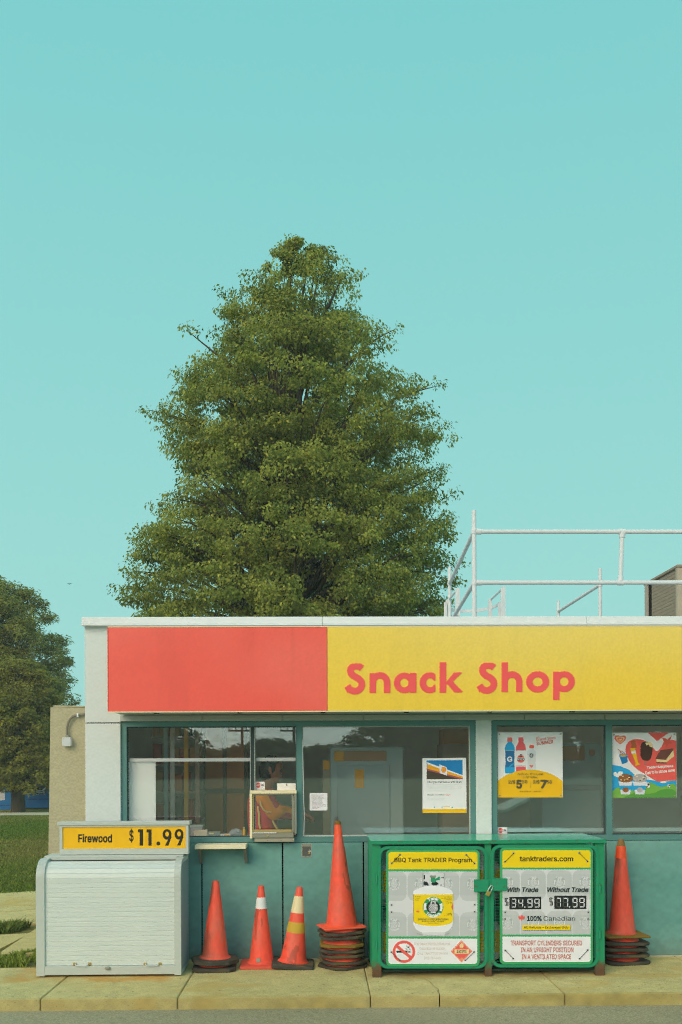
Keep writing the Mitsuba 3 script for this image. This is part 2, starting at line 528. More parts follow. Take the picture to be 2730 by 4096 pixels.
YC, YP, YW, YF, YG = 7.42, 8.82, 8.80, 8.83, 8.885
XL = PX(340, YW, 2800)
XR = 6.2
jx = [-6.5, -4.1] + [GR(p, 3950)[0] for p in (217, 736, 1476, 2234)] + [3.15, 4.65, 6.6]
tag('sidewalk', 'concrete pavement slabs with a rounded, stained kerb edge', kind='structure')
for a, b in zip(jx[:-1], jx[1:]):
    back = 8.58 if b < -2.0 else 8.84
    g = 0.003
    if abs(a - jx[4]) < 1e-6:      # this slab is cracked from its middle to the kerb
        crack = LineString([GR(*q) for q in ((1700, 3915), (1722, 3928), (1734, 3944), (1756, 3958), (1752, 3966), (1759, 3975), (1762, 4040))]).buffer(0.004)
        hull = m3.Manifold.hull_points(np.array(bx(a + g, b - g, YC, back, -0.2, 0, 0.007).vertices))
        cs = m3.Manifold.extrude(m3.CrossSection([np.array(orient(crack, 1.0).exterior.coords)[:-1]]), 0.6).translate([0, 0, -0.3])
        obj('slab', hull - cs, CONC, 'sidewalk')
    else:
        obj('slab', bx(a + g, b - g, YC, back, -0.2, 0, 0.007), CONC, 'sidewalk')


def ground_slab(px, z=0.0, th=0.12):
    q = np.array([GR(*p, z) for p in px])
    c = q.mean(0)
    inn = c + (q - c) * 0.985
    return trimesh.convex.convex_hull(np.vstack([np.c_[q, q[:, 0] * 0 + z - th], np.c_[q, q[:, 0] * 0 + z - 0.015], np.c_[inn, q[:, 0] * 0 + z]]))


tag('walkway', 'broken concrete walkway slabs between the pavement and the lawn', kind='structure')
obj('slab', ground_slab([(-420, 3600), (165, 3562), (165, 3632), (60, 3645), (-420, 3672)]), CONC, 'walkway')
obj('slab', ground_slab([(-420, 3675), (60, 3648), (165, 3635), (165, 3692), (60, 3702), (-420, 3742)], -0.005), CONC, 'walkway')
obj('slab', ground_slab([(-420, 3760), (0, 3740), (124, 3732), (70, 3760), (0, 3796), (-420, 4010)], -0.012), CONC, 'walkway')
obj('slab', ground_slab([(134, 3729), (165, 3700), (165, 3815), (6, 3818), (6, 3806)], 0.004), CONC, 'walkway')
obj('dirt_path', bx(-140, 60, 35.6, 37.8, -0.10, -0.01), M('gravel', (150, 150, 120), 0.95), kind='structure', label='pale gravel path along the far side of the lawn')


def blades(n, sample, h, seed, c0, c1, wid=0.012):
    r = np.random.default_rng(seed)
    x, y = sample(r, n)
    a, lean, hh = r.uniform(0, 2 * np.pi, n), r.normal(0, 0.4, (n, 2)), h * r.uniform(0.5, 1.25, n)
    base = np.c_[x, y, np.full(n, -0.03)]
    side = np.c_[np.cos(a), np.sin(a), a * 0] * (wid * r.uniform(0.6, 1.3, n))[:, None]
    tip = base + np.c_[lean * hh[:, None], hh]
    mid = base + np.c_[lean * hh[:, None] * 0.35, hh * 0.55]
    v = np.stack([base - side, base + side, mid + side * 0.7, mid - side * 0.7, tip], 1).reshape(-1, 3)
    i = np.arange(n)[:, None] * 5
    f = np.concatenate([i + [[0, 1, 2]], i + [[0, 2, 3]], i + [[3, 2, 4]]], 0)
    u = np.clip(meshkit.fbm(np.c_[x * 0.5, y * 0.35, x * 0], 3) * 1.7 - 0.35 + r.normal(0, 0.18, n), 0, 1)[:, None]
    col = (np.array(c0) * (1 - u) + np.array(c1) * u) * r.uniform(0.6, 1.35, n)[:, None]
    return trimesh.Trimesh(v, f, process=False), np.repeat(col, 5, 0)


def lawn_sample(r, n):
    y = np.sqrt(r.uniform(13.6 ** 2, 35.5 ** 2, n))
    return r.uniform(-0.52, -0.235, n) * y, y


m, c = blades(230000, lawn_sample, 0.045, 3, (0.125, 0.200, 0.034), (0.26, 0.240, 0.075), 0.007)
obj('grass', m, 'm_blade', color=c, kind='stuff', label='short lawn grass behind the firewood box', cat='grass')


def poly_sample(px):
    q = Polygon([GR(*p, -0.03) for p in px])
    x0, y0, x1, y1 = q.bounds

    def f(r, n):
        x, y = r.uniform(x0, x1, n * 6), r.uniform(y0, y1, n * 6)
        k = shapely.contains_xy(q, x, y)
        # tufts: keep where a noise is high
        k &= meshkit.noise(np.c_[x * 9, y * 9, x * 0]) > 0.35
        return np.resize(x[k], n), np.resize(y[k], n)
    return f


m, c = blades(3800, poly_sample([(-300, 3750), (0, 3738), (125, 3727), (110, 3704), (0, 3712), (-300, 3725)]), 0.095, 4, (0.12, 0.19, 0.05), (0.22, 0.26, 0.07), 0.009)
obj('weeds', m, 'm_blade', color=c, kind='stuff', label='dark weeds growing in the joint of the walkway', cat='weeds')
m, c = blades(5200, poly_sample([(-300, 3900), (0, 3872), (165, 3868), (330, 3866), (330, 3810), (165, 3812), (90, 3822), (0, 3845)]), 0.06, 5, (0.17, 0.25, 0.045), (0.30, 0.34, 0.07), 0.007)
obj('grass_tuft', m, 'm_blade', color=c, kind='stuff', label='bright green grass tuft beside the foot of the firewood box', cat='grass')

# ================================================================== the shop building
B = 'shop_building'
tag(B, 'low white shop building with teal window frames and wall panels under a flat roof', 'building')
zH, zG1, zG0, zS0 = PZ(2882, YF), PZ(2904, YF), PZ(3347, YF, 1210), PZ(3369, YF, 1210)
zJ = PZ(2892, YW, 400)
zC0, zC1 = PZ(2503, YW, 1365), PZ(2466, 8.74, 1365)
xP1 = PX(482, YW, 3000)
obj('pillar', bx(XL, xP1, YW, 8.95, -0.05, zJ - 0.004, 0.004), WHITE, B, label='white corner pillar below the joint')
obj('upper_wall', bx(XL, xP1 - 0.001, YW, 8.95, zJ + 0.006, zC0), WHITE, B)
obj('upper_wall', bx(xP1 + 0.001, XR, YW, 8.95, zH + 0.001, zC0), WHITE, B)
obj('core', bx(XL + 0.012, xP1 - 0.012, YW + 0.02, 8.94, zJ - 0.05, zJ + 0.05), DARK, B)
obj('pillar', bx(PX(1907, YW, 3100), PX(1968, YW, 3100), YW, 8.95, zS0, zH - 0.001, 0.003), WHITE, B, label='slim white pillar between the windows')
obj('side_wall', bx(XL, XL + 0.15, 8.952, 17.0, -0.05, 2.93), WHITE, B)
obj('side_wall', bx(XR - 0.15, XR, 8.952, 17.0, -0.05, 2.93), WHITE, B)
obj('back_wall', bx(XL + 0.152, XR - 0.152, 13.0, 13.15, 0.0, 2.6), INWALL, B)
obj('rear_wall', bx(XL + 0.152, XR - 0.152, 16.85, 17.0, -0.05, 2.93), WHITE, B)
obj('roof', bx(XL + 0.001, XR - 0.001, 8.96, 16.99, 2.935, 2.975), M('roofing', (150, 150, 138), 0.9), B)
obj('ceiling', bx(XL + 0.152, XR - 0.152, 8.96, 12.99, 2.42, 2.46), M('ceiling', (232, 232, 214), 0.9), B)
obj('floor', bx(XL + 0.152, XR - 0.152, 8.96, 12.99, -0.02, 0.03), INDARK, B)
cx = [XL - 0.015, PX(1291, 8.74, 2480), PX(2349, 8.74, 2480), XR + 0.015]
for a, b in zip(cx[:-1], cx[1:]):
    obj('coping', bx(a + 0.0015, b - 0.0015, 8.74, 9.05, zC0 + 0.012, zC1, 0.004), COPING, B)
    obj('drip_edge', bx(a + 0.0015, b - 0.0015, 8.725, 8.79, zC0 - 0.002, zC0 + 0.010), COPING, B)
sx = [xP1] + [PX(p, YW, 2870) for p in (810, 1131, 1455, 1777, 2098, 2418, 2740, 3061)] + [XR]
zT1 = PZ(2859, 8.78)
for a, b in zip(sx[:-1], sx[1:]):
    obj('trim_panel', bx(a + 0.003, b - 0.003, 8.775, YW, zH - 0.002, zT1, 0.002), TRIMM, B)
px_pan = [482, 808, 1132, 1456, 1779, 2103, 2427, 2749, 3070]
px_x = [PX(p, YP, 3600) for p in px_pan] + [XR]
for a, b in zip(px_x[:-1], px_x[1:]):
    obj('wall_panel', bx(a + 0.006, b - 0.006, YP, YP + 0.06, 0.012, zS0 - 0.005, 0.003), PANEL, B)
obj('base_strip', bx(xP1 + 0.002, XR - 0.16, YP - 0.004, YP + 0.02, 0.0005, 0.011), M('caulk', (186, 184, 150), 0.8), B)
obj('panel_backing', bx(xP1 + 0.002, XR - 0.16, YP + 0.062, 8.97, -0.05, zS0 - 0.004), DARK, B)

wins = [(483, 507, 1187, 1198.5), (1198.5, 1210, 1884, 1907), (1968, 1990, 2427, 2439), (2439, 2451, 2886, 2905)]
for o0, i0, i1, o1 in wins:
    x0, a, b, x1 = (PX(p, YF, 3100) for p in (o0, i0, i1, o1))
    ring = sbox(x0, zS0, x1, zH - 0.002).difference(sbox(a, zG0, b, zG1))
    w = obj('window', ext(ring, YF + 0.09, 0.09, back=True), FRAME, B)
    obj('pane', sheet(0, 1, 0, 1, 0).apply_transform(np.array([[b - a + 0.02, 0, 0, a - 0.01], [0, 0, -1, YG], [0, zG1 - zG0 + 0.02, 0, zG0 - 0.01], [0, 0, 0, 1.0]])), 'm_glass', w)
    bead = sbox(a, zG0, b, zG1).difference(sbox(a + 0.008, zG0 + 0.010, b - 0.008, zG1 - 0.008))
    obj('bead', ext(bead, YF + 0.052, 0.02, back=True), FRAMED if o0 < 1000 else ALUM if o0 < 1500 else FRAMED, w)
    if o0 < 1000:
        obj('mullion', bx(PX(1003, YF, 3000), PX(1018, YF, 3000), YF + 0.012, YF + 0.05, zG0, zG1 - 0.008, 0.002), FRAMED, w)
        for q in (1001, 1018):
            obj('track', bx(PX(q, YF, 3000), PX(q + 2.5, YF, 3000), YF + 0.006, YF + 0.05, zG0, zG1 - 0.009), ALUM, w)
        for q0, q1 in ((512, 1000), (1022, 1187)):
            obj('rail', bx(PX(q0, YF, 3040), PX(q1, YF, 3040), 8.90, 8.94, PZ(3046.5, 8.9, 800), PZ(3032, 8.9, 800), 0.003), M('rail_pale', (222, 228, 214), 0.5), w)
        obj('blind', bx(PX(514, 8.93, 3150), PX(623, 8.93, 3150), 8.93, 8.945, zG0 + 0.02, PZ(3048, 8.93, 560)), M('blind_white', (232, 236, 224), 0.8, k=1.2), w, label='white board behind the glass')
    if 1900 < o0:
        obj('inner_sill', bx(a, b, 8.90, 8.96, PZ(3329, 8.9, 2200), PZ(3314, 8.9, 2200), 0.003), M('inner_sill', (150, 178, 164), 0.5), w)
# cable along the second window's frame
cab = bezier(np.array([(PX(q, YF - 0.006, r), YF - 0.006, PZ(r, YF - 0.006, q)) for q, r in ((1211, 2960), (1213, 3060), (1215, 3200), (1219, 3260), (1216, 3345))]))
obj('window_cable', tube(cab, 0.0035, 6), RAILW, None, True, 'thin white cable running down the left edge of the second window', 'cable')

# tan wing wall on the left
K = 'wing_wall'
tag(K, 'low tan concrete wall standing at the left of the white pillar', 'wall')
obj('wall', ext(W(Polygon([(202, 2829), (345, 2832), (345, 3900), (187, 3900)]), 9.3), 11.8, 2.5, True), TAN, K)
obj('cap', ext(W(Polygon([(212, 2820), (343, 2823), (343, 2829.5), (210, 2828)]), 9.3), 11.78, 2.46, True), TAN, K)
K = 'junction_box'
tag(K, 'small grey electrical box with a curved conduit on the tan wall', 'electrical box')
obj('box', rect_px(250, 2950, 284, 2984, 9.24, 0.06, 0.004), GREYL, K)
obj('lid', rect_px(248.5, 2949, 283, 2985, 9.232, 0.008, 0.002), GREYL, K)
obj('hub', rect_px(261, 2940, 275, 2950, 9.25, 0.03, 0.003), GREYM, K)
cd = bezier(np.array([(PX(q, 9.27, r), 9.27, PZ(r, 9.27, q)) for q, r in ((268, 2944), (268, 2915), (273, 2888), (287, 2868), (306, 2861), (344, 2856))]))
obj('conduit', tube(cd, 0.0105, 8), M('conduit', (118, 118, 96), 0.5), K, True)
obj('clip', rect_px(307, 2852, 313, 2868, 9.25, 0.04, 0.002), RAILW, K)
for q, r in ((252, 2953), (280, 2953), (252, 2981), (280, 2981)):
    obj('screw', lathe([(0, 0.004), (0.004, 0.003), (0.004, 0)], 8).apply_transform(np.array([[1, 0, 0, PX(q, 9.232, r)], [0, 0, -1, 9.232], [0, 1, 0, PZ(r, 9.232, q)], [0, 0, 0, 1.0]])), BRASS, K)

# ================================================================== fascia sign
S, YS = 'fascia_sign', 8.30
tag(S, 'long red and yellow fascia sign reading Snack Shop over the windows', 'sign')
zs0, zs1 = PZ(2845.5, YS, 1200), PZ(2506, YS, 1200)
xs0, xs1 = PX(432, YS, 2700), PX(1310.5, YS, 2700)
obj('red_panel', bx(xs0 + 0.003, xs1 - 0.0015, YS, YS + 0.02, zs0 + 0.004, zs1 - 0.003, 0.002), SIGNRED, S, label='plain red panel')
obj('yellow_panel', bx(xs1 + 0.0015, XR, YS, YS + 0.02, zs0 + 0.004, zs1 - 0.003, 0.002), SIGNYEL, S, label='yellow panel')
obj('cabinet', bx(xs0 + 0.006, XR - 0.002, YS + 0.021, YW - 0.001, zs0 + 0.03, zs1 - 0.006), SOFF, S)
obj('edge_trim', bx(xs0, XR, YS - 0.002, YS + 0.03, zs0 - 0.004, zs0 + 0.004), CREAM, S)
obj('edge_trim', bx(xs0, XR, YS - 0.002, YS + 0.03, zs1 - 0.003, zs1 + 0.004), CREAM, S)
obj('edge_trim', bx(xs0 - 0.003, xs0 + 0.003, YS - 0.002, YS + 0.03, zs0 + 0.0045, zs1 - 0.0035), M('red_edge', (214, 78, 60), 0.4), S)
se = [xs0 + 0.01] + [x for x in sx[1:]]
for a, b in zip(se[:-1], se[1:]):
    obj('soffit_panel', bx(a + 0.002, b - 0.002, YS + 0.031, YW - 0.03, zs0 + 0.004, zs0 + 0.028), SOFF, S)
    obj('soffit_lamp', bx((a + b) / 2 - 0.02, (a + b) / 2 + 0.02, 8.5, 8.53, zs0 - 0.004, zs0 + 0.003), DARK, S)


def E(x, y, a, b):
    return affinity.scale(Point(x, y).buffer(1.0, quad_segs=24), a, b)


def arch(x0, x1, top, base, w, wt):
    h = (x1 - x0) / 2
    o = E(x0 + h, top + h * 1.02, h, h * 1.02).union(sbox(x0, top + h, x1, base))
    i = E(x0 + h, top + h * 1.02 + 1, h - w, h * 1.02 - wt).union(sbox(x0 + w, top + h, x1 - w, base + 9))
    return o.difference(i)


def esses(dx, dy):
    l = bezier(np.array([(95, 313), (86, 306), (66, 302), (44, 312), (43, 334), (58, 350), (80, 360), (97, 378), (94, 405), (68, 421), (42, 414), (30, 396)]))
    l = LineString(l).buffer(13.5, cap_style='flat', quad_segs=8)
    l = l.intersection(sbox(19, 293, 111, 433)).union(Polygon([(22, 402), (36, 394), (44, 408), (30, 425)]))
    return affinity.translate(l, dx, dy)


O = E(904, 376, 51, 47).difference(E(904, 376, 25, 22.5))
letters = [esses(0, 0), sbox(133, 338, 159, 425).union(arch(133, 225, 333, 425, 26, 25).difference(sbox(120, 320, 146, 424))),
           E(291, 381, 46, 45).difference(E(291, 381, 21, 22)).union(sbox(319, 337, 345, 424)),
           E(408, 380, 45, 46).difference(E(410, 380, 20.5, 22.5)).intersection(sbox(300, 300, 432, 460)).difference(Polygon([(412, 380), (440, 364), (440, 396)])),
           sbox(455, 288, 482, 424).union(Polygon([(478, 386), (520, 335), (553, 334), (502, 384)])).union(Polygon([(484, 378), (503, 366), (557, 422), (523, 423)])),
           esses(607, -3), sbox(740, 288, 765, 421).union(arch(740, 832, 329, 420, 25, 25).difference(sbox(730, 310, 752, 421))), O,
           sbox(977, 331, 1002, 432).union(sbox(977, 435.5, 1002, 457)).union(E(1026, 375, 47, 46).difference(E(1026, 375, 22, 22.5)))]
for g in letters:
    g = shapely.transform(g, lambda a: np.c_[1365 + a[:, 0] * 0.8705, 2400 + a[:, 1] * 0.8705])
    obj('letter', ext(W(g.buffer(1.7), YS), YS, 0.006), LETRED, S)

# ================================================================== on the roof
RZ = 2.975


def at(px, py, y):
    x, z = P(px, py, y)
    return np.array([float(x), y, float(z)])


K = 'roof_railing'
tag(K, 'white tubular safety railing on the roof, with two receding sides', 'railing')
rr_ = 0.0235
yA, yB, yD, yE = 10.5, 13.5, 13.6, 16.0
xA, xB, xD = at(1898, 2300, yA)[0], at(1800, 2330, yB)[0], at(2402, 2330, yD)[0]
z1, z2, zt = at(1898, 2126, yA)[2], at(1898, 2330, yA)[2], at(1898, 2041, yA)[2]
xe = 5.9


def post(x, y, top, r=rr_, **k):
    obj('post', seg((x, y, RZ), (x, y, top), r, 12), RAILW, K, 40)


def rail(a, b, r=rr_):
    obj('rail', seg(a, b, r, 12), RAILW, K, 40)


def collar(x, y, z, r=0.033, h=0.045, ax=2):
    d = np.zeros(3)
    d[ax] = h
    c_ = np.array([x, y, z])
    obj('collar', seg(c_ - d / 2, c_ + d / 2, r, 12), RAILW, K, 40)


post(xA, yA, zt); post(xB, yB, zt); post(xD, yD, zt); post(xD, yE, zt - 0.05)
xC = at(2483, 2200, yA)[0]
obj('post', seg((xC, yA, z2), (xC + 0.02, yA, z1), rr_, 12), RAILW, K, 40)
post(xe, yA, z1); post(xe, yE, z1)
for z in (z1, z2):
    rail((xA, yA, z), (xe, yA, z)); rail((xA, yA, z), (xB, yB, z)); rail((xD, yD, z), (xD, yE, z)); rail((xe, yA, z), (xe, yE, z))
    for x, y in ((xA, yA), (xB, yB), (xD, yD), (xD, yE)):
        collar(x, y, z, 0.031, 0.05)
    collar(xA + 0.05, yA, z, 0.031, 0.05, 0)
collar(xC, yA, z2 + 0.035, 0.032, 0.05); collar(xC + 0.02, yA, z1 - 0.035, 0.032, 0.06)
collar(xC, yA, z2, 0.031, 0.06, 0); collar(xC + 0.02, yA, z1, 0.031, 0.07, 0)

K = 'roof_ladder'
tag(K, 'top of a white caged ladder rising at the rear of the roof', 'ladder')
ya, yb = 12.75, 13.6
pa, pb = at(1832, 2351, ya), at(2014, 2347, ya)
qa, qb = at(1826, 2410, yb), at(1976, 2396, yb)
for q, s in ((pa, 0), (pb, 1)):
    obj('stile', bx(q[0] - 0.028, q[0] + 0.028, ya, ya + 0.02, RZ, q[2]), RAILW, K)
    obj('handrail', seg((q[0], ya, q[2] - 0.015), (q[0] - 0.01, yb, q[2] - 0.02), 0.014, 6), RAILW, K)
    obj('stile', bx(q[0] - 0.045, q[0] + 0.0, yb, yb + 0.02, 2.0, q[2] - 0.01), RAILW, K)
hc = ((qa[0] + qb[0]) / 2 - 0.04, yb)
hoop_z = at(1900, 2430, 13.9)[2]
th = np.linspace(-0.06, math.pi + 0.06, 22)
rx = 0.37
hp = np.c_[hc[0] - rx * np.cos(th), yb + 0.62 * np.sin(th), np.full(22, hoop_z)]


def band(pts, h, t):
    o = np.vstack([pts + [0, 0, -h / 2], pts + [0, 0, h / 2]])
    n_ = len(pts)
    c_ = pts.mean(0)
    d = pts - c_
    d[:, 2] = 0
    d /= np.linalg.norm(d, axis=1, keepdims=True)
    o = np.vstack([o, pts - d * t + [0, 0, -h / 2], pts - d * t + [0, 0, h / 2]])
    f = []
    for i in range(n_ - 1):
        for a, b in ((0, 1), (3, 2), (1, 3), (2, 0)):
            f += [[a * n_ + i, a * n_ + i + 1, b * n_ + i + 1], [a * n_ + i, b * n_ + i + 1, b * n_ + i]]
    return trimesh.Trimesh(o, f, process=False)


obj('hoop', band(hp, 0.045, 0.008), RAILW, K)
for i in (0, 4, 8, 13, 17, 21):
    q = hp[i]
    obj('strap', bx(q[0] - 0.02, q[0] + 0.02, q[1] - 0.004, q[1] + 0.004, 2.0, hoop_z + 0.02), RAILW, K)

K = 'rooftop_unit'
tag(K, 'brown grey ventilation unit at the right edge of the roof', 'ventilation unit')
uf = at(2715, 2260, 12.0)
ux, uz, ur = uf[0], at(2715, 2262, 12.0)[2], at(2582, 2350, 13.4)
obj('casing', bx(ux + 0.01, 6.0, 12.02, 13.2, RZ, uz - 0.02, 0.006), HVAC, K)
obj('cap', bx(ux - 0.02, 6.02, 11.98, 13.24, uz - 0.02, uz + 0.012, 0.005), HVAC, K)
obj('corner_post', bx(ux - 0.012, ux + 0.05, 12.0, 12.06, RZ, uz - 0.021), M('hvac_pale', (172, 164, 134), 0.7), K)
obj('corner_post', bx(ux - 0.012, ux + 0.02, 13.12, 13.22, RZ, uz - 0.021), M('hvac_pale2', (164, 158, 136), 0.7), K)
obj('slot', bx(ux - 0.004, ux + 0.02, 13.0, 13.08, RZ + 0.02, uz - 0.03), DARK, K)
for k in range(24):
    zz = RZ + 0.05 + k * (uz - RZ - 0.12) / 23
    obj('louvre', bx(ux + 0.005, ux + 0.012, 12.08, 12.98, zz, zz + 0.022), HVAC, K)


def crop(x0, y0, s):
    """Measured in an enlarged detail of the photograph -> photograph pixels."""
    return lambda g: shapely.transform(g, lambda a: np.c_[x0 + a[:, 0] * s, y0 + a[:, 1] * s])


def prof_x(pts, x0, x1):
    """A (y, z) outline as a solid from x0 to x1."""
    m = trimesh.creation.extrude_polygon(orient(Polygon(pts), 1.0), x1 - x0, engine='earcut')
    v = np.array(m.vertices)
    return trimesh.Trimesh(np.c_[v[:, 2] + x0, v[:, 0], v[:, 1]], m.faces, process=False)


# ================================================================== firewood box
K, YB = 'firewood_box', 8.16
tag(K, 'silver roll-top storage box for firewood at the left end of the pavement', 'storage box')
bx0, bx1 = PX(144, YB, 3700), PX(724, YB, 3700)
zb, R, TOP, BK = 0.805, 0.15, 0.955, 8.64


def outline(off):
    a = np.linspace(math.pi, math.pi / 2, 10)
    arc = [(YB + R + (R - off) * math.cos(t), zb + (R - off) * math.sin(t)) for t in a]
    return [(YB + off, 0.012)] + arc + [(BK, TOP - off), (BK, 0.012)]


obj('side_frame', prof_x(outline(0), bx0, bx0 + 0.068), ALUM, K, 40)
obj('side_frame', prof_x(outline(0), bx1 - 0.054, bx1), ALUM, K, 40)
inn = Polygon(outline(0)).buffer(-0.035)
obj('side_panel', prof_x(list(inn.exterior.coords), bx1 - 0.01, bx1 + 0.003), M('box_side', (150, 164, 158), 0.4, 0.3), K)
obj('side_panel', prof_x(list(inn.exterior.coords), bx0 - 0.003, bx0 + 0.01), scene['m_box_side'] and 'm_box_side', K)
obj('rear_panel', bx(bx0 + 0.07, bx1 - 0.056, BK - 0.02, BK - 0.002, 0.02, TOP - 0.03), ALUM, K)
obj('liner', bx(bx0 + 0.07, bx1 - 0.056, YB + 0.05, YB + 0.06, 0.02, 0.86), DARK, K)
sl0, sl1 = bx0 + 0.066, bx1 - 0.052
path = [(YB + 0.022, z) for z in np.linspace(0.092, zb, 19)]
rs = R - 0.024
path += [(YB + R + rs * math.cos(t), zb + rs * math.sin(t)) for t in np.linspace(math.pi, math.pi * 0.5, 6)[1:]]
for (y0, q0), (y1, q1) in zip(path[:-1], path[1:]):
    d = np.array([y1 - y0, q1 - q0])
    L = np.linalg.norm(d)
    d /= L
    n = np.array([-d[1], d[0]])
    a, b = np.array([y0, q0]), np.array([y1, q1])
    pr = [a + d * 0.0004, a + d * 0.0012 + n * 0.0018, b - d * 0.0030 + n * 0.0024, b - d * 0.0008 + n * 0.0012, b - d * 0.0004, b - d * 0.0006 - n * 0.005, a + d * 0.0006 - n * 0.005]
    obj('slat', prof_x([tuple(p) for p in pr], sl0, sl1), ALU, K)
obj('bottom_rail', bx(sl0 - 0.004, sl1 + 0.004, YB + 0.004, YB + 0.04, 0.018, 0.090, 0.004), ALUM, K)
obj('top_rail', bx(bx0 + 0.03, bx1 - 0.054, 8.352, 8.372, TOP - 0.02, TOP + 0.012, 0.003), ALUM, K)
obj('top_board', bx(bx0 + 0.01, bx1 - 0.01, 8.373, BK, TOP + 0.001, TOP + 0.016, 0.003), ALUM, K)
for q in (300, 582):
    hx, hz = PX(q + 27, YB, 3860), PZ(3860, YB, q)
    hh = bezier(np.array([(-0.052, 0, 0.006), (-0.052, -0.016, 0.006), (-0.046, -0.034, -0.004), (0, -0.036, -0.006), (0.046, -0.034, -0.004), (0.052, -0.016, 0.006), (0.052, 0, 0.006)])) + [hx, YB + 0.016, hz]
    k = obj('handle', tube(hh, 0.0042, 7), GREYL, K, True)
    for s in (-1, 1):
        obj('foot', bx(hx + s * 0.06 - 0.013, hx + s * 0.06 + 0.013, YB + 0.008, YB + 0.018, hz - 0.008, hz + 0.016, 0.003), BRASS, k)
lx, lz = PX(431, YB, 3874), PZ(3873, YB, 431)
lk = lathe([(0, 0.03), (0.014, 0.028), (0.017, 0.02), (0.017, 0), (0, 0)], 14)
lk.apply_transform(np.array([[1.3, 0, 0, lx], [0, 0, -1, YB + 0.01], [0, 0.8, 0, lz], [0, 0, 0, 1.0]]))
obj('lock', lk, GREYM, K, 40)

K, YSG = 'firewood_price_sign', 8.44
tag(K, 'yellow price sign reading Firewood $ 11.99 in a grey frame on top of the box', 'sign')
C7 = crop(130, 3270, 0.4209)
fr = W(C7(sbox(262, 78, 1477, 333)), YSG)
fx0, fz0, fx1, fz1 = fr.bounds
pan = W(C7(sbox(284, 86, 1456, 300)), YSG)
px0, pz0, px1, pz1 = pan.bounds
pz0 += 0.006; pz1 -= 0.006
obj('case', bx(fx0, fx1, YSG + 0.02, YSG + 0.12, TOP + 0.018, fz1, 0.003), ALUM, K)
obj('frame', ext(sbox(fx0 - 0.004, TOP + 0.020, fx1 + 0.004, fz1).difference(sbox(px0, pz0, px1, pz1)), YSG + 0.02, 0.02, True), ALUM, K)
obj('cap', bx(fx0 - 0.022, fx1 + 0.018, YSG - 0.012, YSG + 0.14, fz1 + 0.001, fz1 + 0.030, 0.004), ALUM, K)
obj('panel', bx(px0, px1, YSG + 0.012, YSG + 0.0195, pz0, pz1), FWYEL, K)
yf = YSG + 0.0118
for a, b in ((968, 1081), (1084, 1166), (1170, 1452)):
    obj('digit_plate', bx(PX(130 + a * 0.4209, yf), PX(130 + b * 0.4209, yf), yf - 0.0022, yf, pz0 + 0.001, pz1 - 0.002), FWYEL, K)
one = Polygon([(1004, 112), (1051, 112), (1051, 268), (1020, 268), (1020, 140), (1004, 140)])
nine = E(1280, 161, 42, 50).difference(E(1280, 158, 18, 24)).union(Polygon([(1318, 172), (1322, 186), (1292, 268), (1260, 268), (1296, 196)]))
for g, yy in ((txt('Firewood', 435, 757, 234, 163, 0.05), yf), (txt('$', 920, 962, 223, 122, 0.03), yf)):
    layer(K, 'lettering', C7(g), yy, 1.5, BLACK)
for g in (one, affinity.translate(one, 82, 1), E(1197, 248, 18.5, 18.5), nine, affinity.translate(nine, 114, -1)):
    layer(K, 'digit', C7(g), yf - 0.0023, 1.5, BLACK)

# ================================================================== traffic cones


def plate_base(w, h, cut, r_hole, cn=0.006):
    q = sbox(-w / 2, -w / 2, w / 2, w / 2)
    if cut:
        c = w / 2 - cut
        q = Polygon([(-c, -w / 2), (c, -w / 2), (w / 2, -c), (w / 2, c), (c, w / 2), (-c, w / 2), (-w / 2, c), (-w / 2, -c)])
    q = q.buffer(-0.02).buffer(0.02, quad_segs=4)
    a, b = np.array(q.exterior.coords)[:-1], np.array(q.buffer(-cn).exterior.coords)[:-1]
    pts = np.vstack([np.c_[b, b[:, 0] * 0], np.c_[a, a[:, 0] * 0 + cn], np.c_[a, a[:, 0] * 0 + h - cn], np.c_[b, b[:, 0] * 0 + h]])
    man = m3.Manifold.hull_points(pts) - m3.Manifold.cylinder(h * 3, r_hole, r_hole, 28).translate([0, 0, -h])
    return trimesh.Trimesh(*[np.array(z) for z in (man.to_mesh().vert_properties[:, :3], man.to_mesh().tri_verts)], process=False)


def cone(label, group, pos, h, r0, r1, base, body, bmat, tilt=(0, 0), yaw=0, collars=(), tip=None, blabel=None):
    k = thing('traffic_cone', label, 'traffic cone', group)
    w, bh, cut = base
    Mx = trimesh.transformations.euler_matrix(math.radians(tilt[1]), math.radians(tilt[0]), math.radians(yaw))
    Mx[:3, 3] = pos

    def put(n, m, mat, sm=40, **kw):
        m = m.copy()
        m.apply_transform(Mx)
        obj(n, m, mat, k, sm, **kw)

    def rad(z):
        return r0 + (r1 - r0) * (z - bh) / (h - bh)
    prof = [(r0 + 0.022, bh + 0.0005), (r0 + 0.018, bh + 0.006), (r0 + 0.004, bh + 0.016), (rad(bh + 0.04), bh + 0.04), (rad(h * 0.5), h * 0.5), (r1 + 0.001, h - 0.010), (r1 - 0.003, h), (r1 - 0.009, h - 0.001), (r1 - 0.011, h - 0.05)]
    put('body', lathe(prof, 36), body)
    put('base', plate_base(w, bh, cut, r0 - 0.006), bmat, 30)
    for z0, z1_, m in collars:
        put('collar', lathe([(rad(z0) - 0.001, z0), (rad(z0) + 0.0025, z0 + 0.001), (rad(z1_) + 0.0025, z1_ - 0.001), (rad(z1_) - 0.001, z1_)], 36), m)
    if tip:
        for n, p_, m in tip:
            put(n, p_, m)
    return k, Mx


